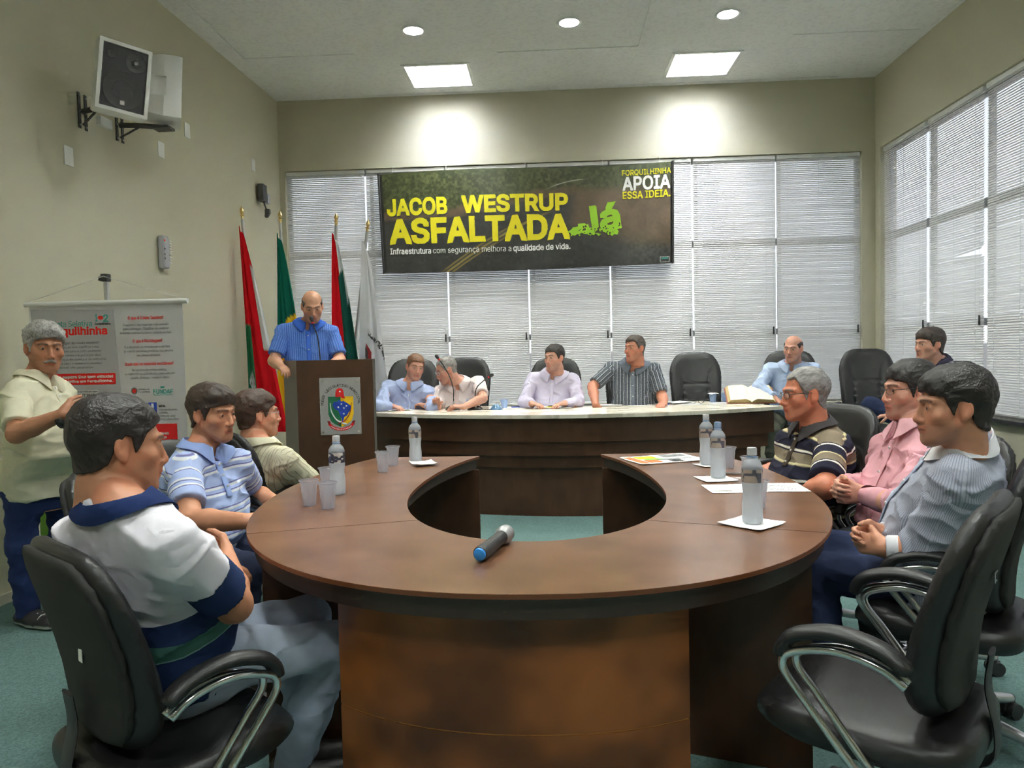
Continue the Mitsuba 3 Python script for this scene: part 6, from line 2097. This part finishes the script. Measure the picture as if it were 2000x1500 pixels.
def gooseneck(label, base, pts, ring_at=None, cab=True):
    k = thing('gooseneck_microphone', label, 'microphone')
    x, y, z = base
    if cab:
        obj(k + '__base', move(lathe([(0, .036), (.030, .036), (.055, .024), (.066, .010), (.066, 0), (0, 0)], 28), x, y, z), 'black_plastic', 30)
        obj(k + '__button', cyl((x + .01, y - .045, z + .026), (x + .012, y - .055, z + .030), .008, 12), 'chrome', 30)
    c = curve(pts, 40)
    obj(k + '__neck', tube(c, .0042, 8), 'black_metal', True)
    obj(k + '__connector', tube([np.array(pts[0]) + [0, 0, -.03], np.array(pts[0]) + [0, 0, .03]], .0085, 12), 'alu', True)
    d = unit(c[-1] - c[-3])
    obj(k + '__capsule', tube([c[-1] - d * .012, c[-1] + d * .012, c[-1] + d * .030, c[-1] + d * .034], [.010, .015, .013, .006], 14), 'black_plastic', True)
    obj(k + '__light_ring', tube([c[-1] - d * .022, c[-1] - d * .008], .0105, 14), 'red', True, label='red ring below the capsule')
    return k


gooseneck('gooseneck microphone bending left, left one of two on the council desk', (-.850, 6.40, DZ), [(-.845, 6.40, .866), (-.846, 6.40, 1.01), (-.879, 6.395, 1.122), (-.930, 6.39, 1.217), (-.970, 6.385, 1.275)])
gooseneck('gooseneck microphone bending right, right of two on the desk', (-.655, 6.36, DZ), [(-.656, 6.36, .866), (-.640, 6.36, .998), (-.576, 6.36, 1.068), (-.515, 6.36, 1.108)])
gooseneck('gooseneck microphone at the mouth of the man at the lectern', (-1.73, 5.50, 1.22), [(-1.728, 5.50, 1.24), (-1.742, 5.49, 1.45), (-1.760, 5.47, 1.527), (-1.771, 5.46, 1.580)], cab=False)
single('microphone_cable', tube(curve([(-.60, 6.33, DZ + .004), (-.54, 6.27, DZ + .004), (-.48, 6.30, DZ + .004), (-.43, 6.28, DZ + .004)], 24), .003, 6), 'black_plastic', 'thin black cable from the right desk microphone to the blue bell', 'cable', True)
k = thing('desk_bell', 'shiny blue desk bell beside the microphones on the council desk', 'bell')
obj(k + '__dome', move(lathe([(0, .046), (.012, .045), (.030, .036), (.044, .016), (.048, .006), (.046, .004), (0, .004)], 28), -.468, 6.33, DZ), 'bell_blue', 30)
obj(k + '__knob', move(lathe([(0, .066), (.004, .064), (.005, .056), (.003, .046), (0, .046)], 14), -.468, 6.33, DZ), 'chrome', 30)
obj(k + '__base', move(lathe([(0, .006), (.058, .004), (.060, 0), (0, 0)], 28), -.468, 6.33, DZ), 'bell_blue', 30)


def desk_paper(x, y, w, h, rz, lb, cat='paper', n=1):
    k = thing('paper_sheet' if cat == 'paper' else cat, lb, cat)
    for i in range(n):
        obj(k + '__sheet', lay(sheet(w, h, .0006, .003, 10, i), x + .006 * i, y + .004 * i, DZ + .0004 + .004 * i, rz + .1 * i), 'paper', True)
    return k


desk_paper(-1.37, 6.50, .21, .26, .3, 'white sheets in front of the man leaning over at the left end of the desk', n=2)
desk_paper(-.30, 6.46, .22, .16, .1, 'white sheet on the desk right of the blue bell')
desk_paper(.50, 6.55, .26, .20, -.15, 'white sheets in front of the man in the grey striped shirt, left group', n=2)
desk_paper(.78, 6.52, .20, .15, .25, 'white sheet under the pale blue cup of the man in the striped shirt')
desk_paper(1.13, 6.62, .22, .18, .35, 'stack of white papers at the right hand of the man in the striped shirt', n=4)
desk_paper(1.20, 6.50, .24, .13, -.25, 'white sheet lying in front of the spectacles on the desk')
desk_paper(1.56, 6.55, .25, .12, .05, 'white sheet under the corner of the open book')
k = thing('magazine', 'magazine with a yellow patch lying open before the man in the lavender shirt', 'magazine')
obj(k + '__pages', lay(sheet(.30, .20, .006, .003), .035, 6.37, DZ + .0004, -.2), 'paper', True)
obj(k + '__flap', move(trimesh.creation.box(extents=(.13, .20, .0015)).apply_transform(trimesh.transformations.rotation_matrix(-.35, [0, 1, 0])), .155, 6.375, DZ + .030, -.2), 'paper')
obj(k + '__picture', lay(bx(-.06, .04, -.05, .05, 0, .0006), .02, 6.37, DZ + .0096, -.2), 'yellow')
obj(k + '__picture', lay(bx(-.14, .07, -.095, -.06, 0, .0006), .02, 6.37, DZ + .0098, -.2), 'banner_grey')
k = thing('ballpoint_pen', 'black pen lying on the magazine on the council desk', 'pen')
obj(k + '__barrel', cyl((-.02, 6.42, DZ + .016), (.11, 6.40, DZ + .016), .005, 10), 'black_plastic', 30)
k = thing('ballpoint_pen', 'dark blue pen on the desk right of the cup by the bell', 'pen')
obj(k + '__barrel', cyl((-.345, 6.50, DZ + .0055), (-.235, 6.515, DZ + .0055), .005, 10), 'blue', 30)
k = thing('ballpoint_pen', 'blue pen on the desk left of the stacked papers', 'pen')
obj(k + '__barrel', cyl((.985, 6.545, DZ + .0055), (1.045, 6.535, DZ + .0055), .005, 10), 'blue', 30)
k = thing('spectacles', 'black spectacles lying on the desk before the empty chair', 'glasses')
fr = []
for e in (-1, 1):
    fr.append(tube([(1.30 + e * .035 + .024 * math.cos(a), 6.60, DZ + .019 + .018 * math.sin(a)) for a in np.linspace(0, 2 * PI, 20)], .0022, 6))
    fr.append(tube([(1.30 + e * .060, 6.60, DZ + .025), (1.30 + e * .066, 6.66, DZ + .012), (1.30 + e * .060, 6.73, DZ + .003)], .0018, 6))
fr.append(tube([(1.288, 6.60, DZ + .022), (1.312, 6.60, DZ + .022)], .002, 6))
obj(k + '__frame', cat_(fr), 'black_plastic', True)
# open book on its back, tilted up
k = thing('open_book', 'thick open book with cream pages resting on the right end of the council desk', 'book')
bo, ba = np.array([1.742, 6.47, DZ + .006]), -.12
tl = math.radians(28)
ex = np.array([math.cos(ba), math.sin(ba), 0])
ey = np.array([-math.sin(ba) * math.cos(tl), math.cos(ba) * math.cos(tl), math.sin(tl)])


def page_block(sgn):
    n = 16
    xs = np.linspace(0, .178, n)
    zt = .004 + .034 * np.clip(xs / .05, 0, 1) ** .6 - .010 * np.clip((xs - .05) / .13, 0, 1)
    P = Polygon(list(zip(xs, zt)) + [(.198, .004), (0, .0)])
    e = trimesh.creation.extrude_polygon(P, .25, engine='earcut')
    v = e.vertices.copy()
    e.vertices = np.stack([sgn * v[:, 0], v[:, 2], v[:, 1]], 1)
    if sgn > 0:
        e.invert()
    return e, xs, zt


for sgn in (-1, 1):
    e, xs, zt = page_block(sgn)
    obj(k + '__page_block', plane_map(e, bo, ex, ey), 'page_edge', label='cream page edges')
    n = len(xs)
    V = np.array([(sgn * x, y, z + .0006) for y in (.003, .247) for x, z in zip(xs, zt)])
    F = np.array([q for i in range(n - 1) for q in ([i, i + 1, n + i + 1], [i, n + i + 1, n + i])])
    t1 = trimesh.Trimesh(V, F, process=False)
    obj(k + '__open_page', plane_map(t1, bo, ex, ey), 'page', True)
    ln = []
    r_ = np.random.default_rng(3)
    for col in (0, 1):
        for i in range(17):
            x0 = .022 + .078 * col
            x1 = x0 + .068 - .015 * r_.random()
            zz = float(np.interp((x0 + x1) / 2, xs, zt)) + .0012
            z0, z1 = float(np.interp(x0, xs, zt)) + .0011, float(np.interp(x1, xs, zt)) + .0011
            yy = .022 + .0125 * i
            q = bx(min(sgn * x0, sgn * x1), max(sgn * x0, sgn * x1), yy, yy + .0022, 0, .0003)
            q.vertices[:, 2] += np.interp(np.abs(q.vertices[:, 0]), xs, zt) + .0009
            ln.append(q)
    obj(k + '__text_lines', plane_map(cat_(ln), bo, ex, ey), 'banner_grey', kind='stuff')
obj(k + '__cover', plane_map(bx(-.208, .208, -.006, .256, -.006, .0), bo, ex, ey), 'book_cover', label='brown cover')
obj(k + '__rest', plane_map(bx(-.12, .12, .10, .13, -.055, -.006), bo, ex, ey), 'book_cover')

# the camera in the standing man's hands
k = thing('photo_camera', 'small black camera held by the grey haired standing man', 'camera')
cc = np.array([-2.06, 3.235, 1.115])
obj(k + '__body', move(rbox(.105, .045, .065, .008), *cc, rz=-.5), 'black_plastic')
obj(k + '__lens', cyl(cc + [.012, -.020, 0], cc + [.030, -.055, 0], .022, 18), 'black_plastic', 30)
k = num('watch')
wr = JOINTS['S']['Rw']
we = JOINTS['S']['Re']
dw = unit(np.array(wr) - np.array(we))
single('wrist_strap', tube([np.array(wr) - dw * .035, np.array(wr) - dw * .008], [.036, .035], 18), 'black_plastic', 'black strap round the wrist of the standing man', 'strap', True)
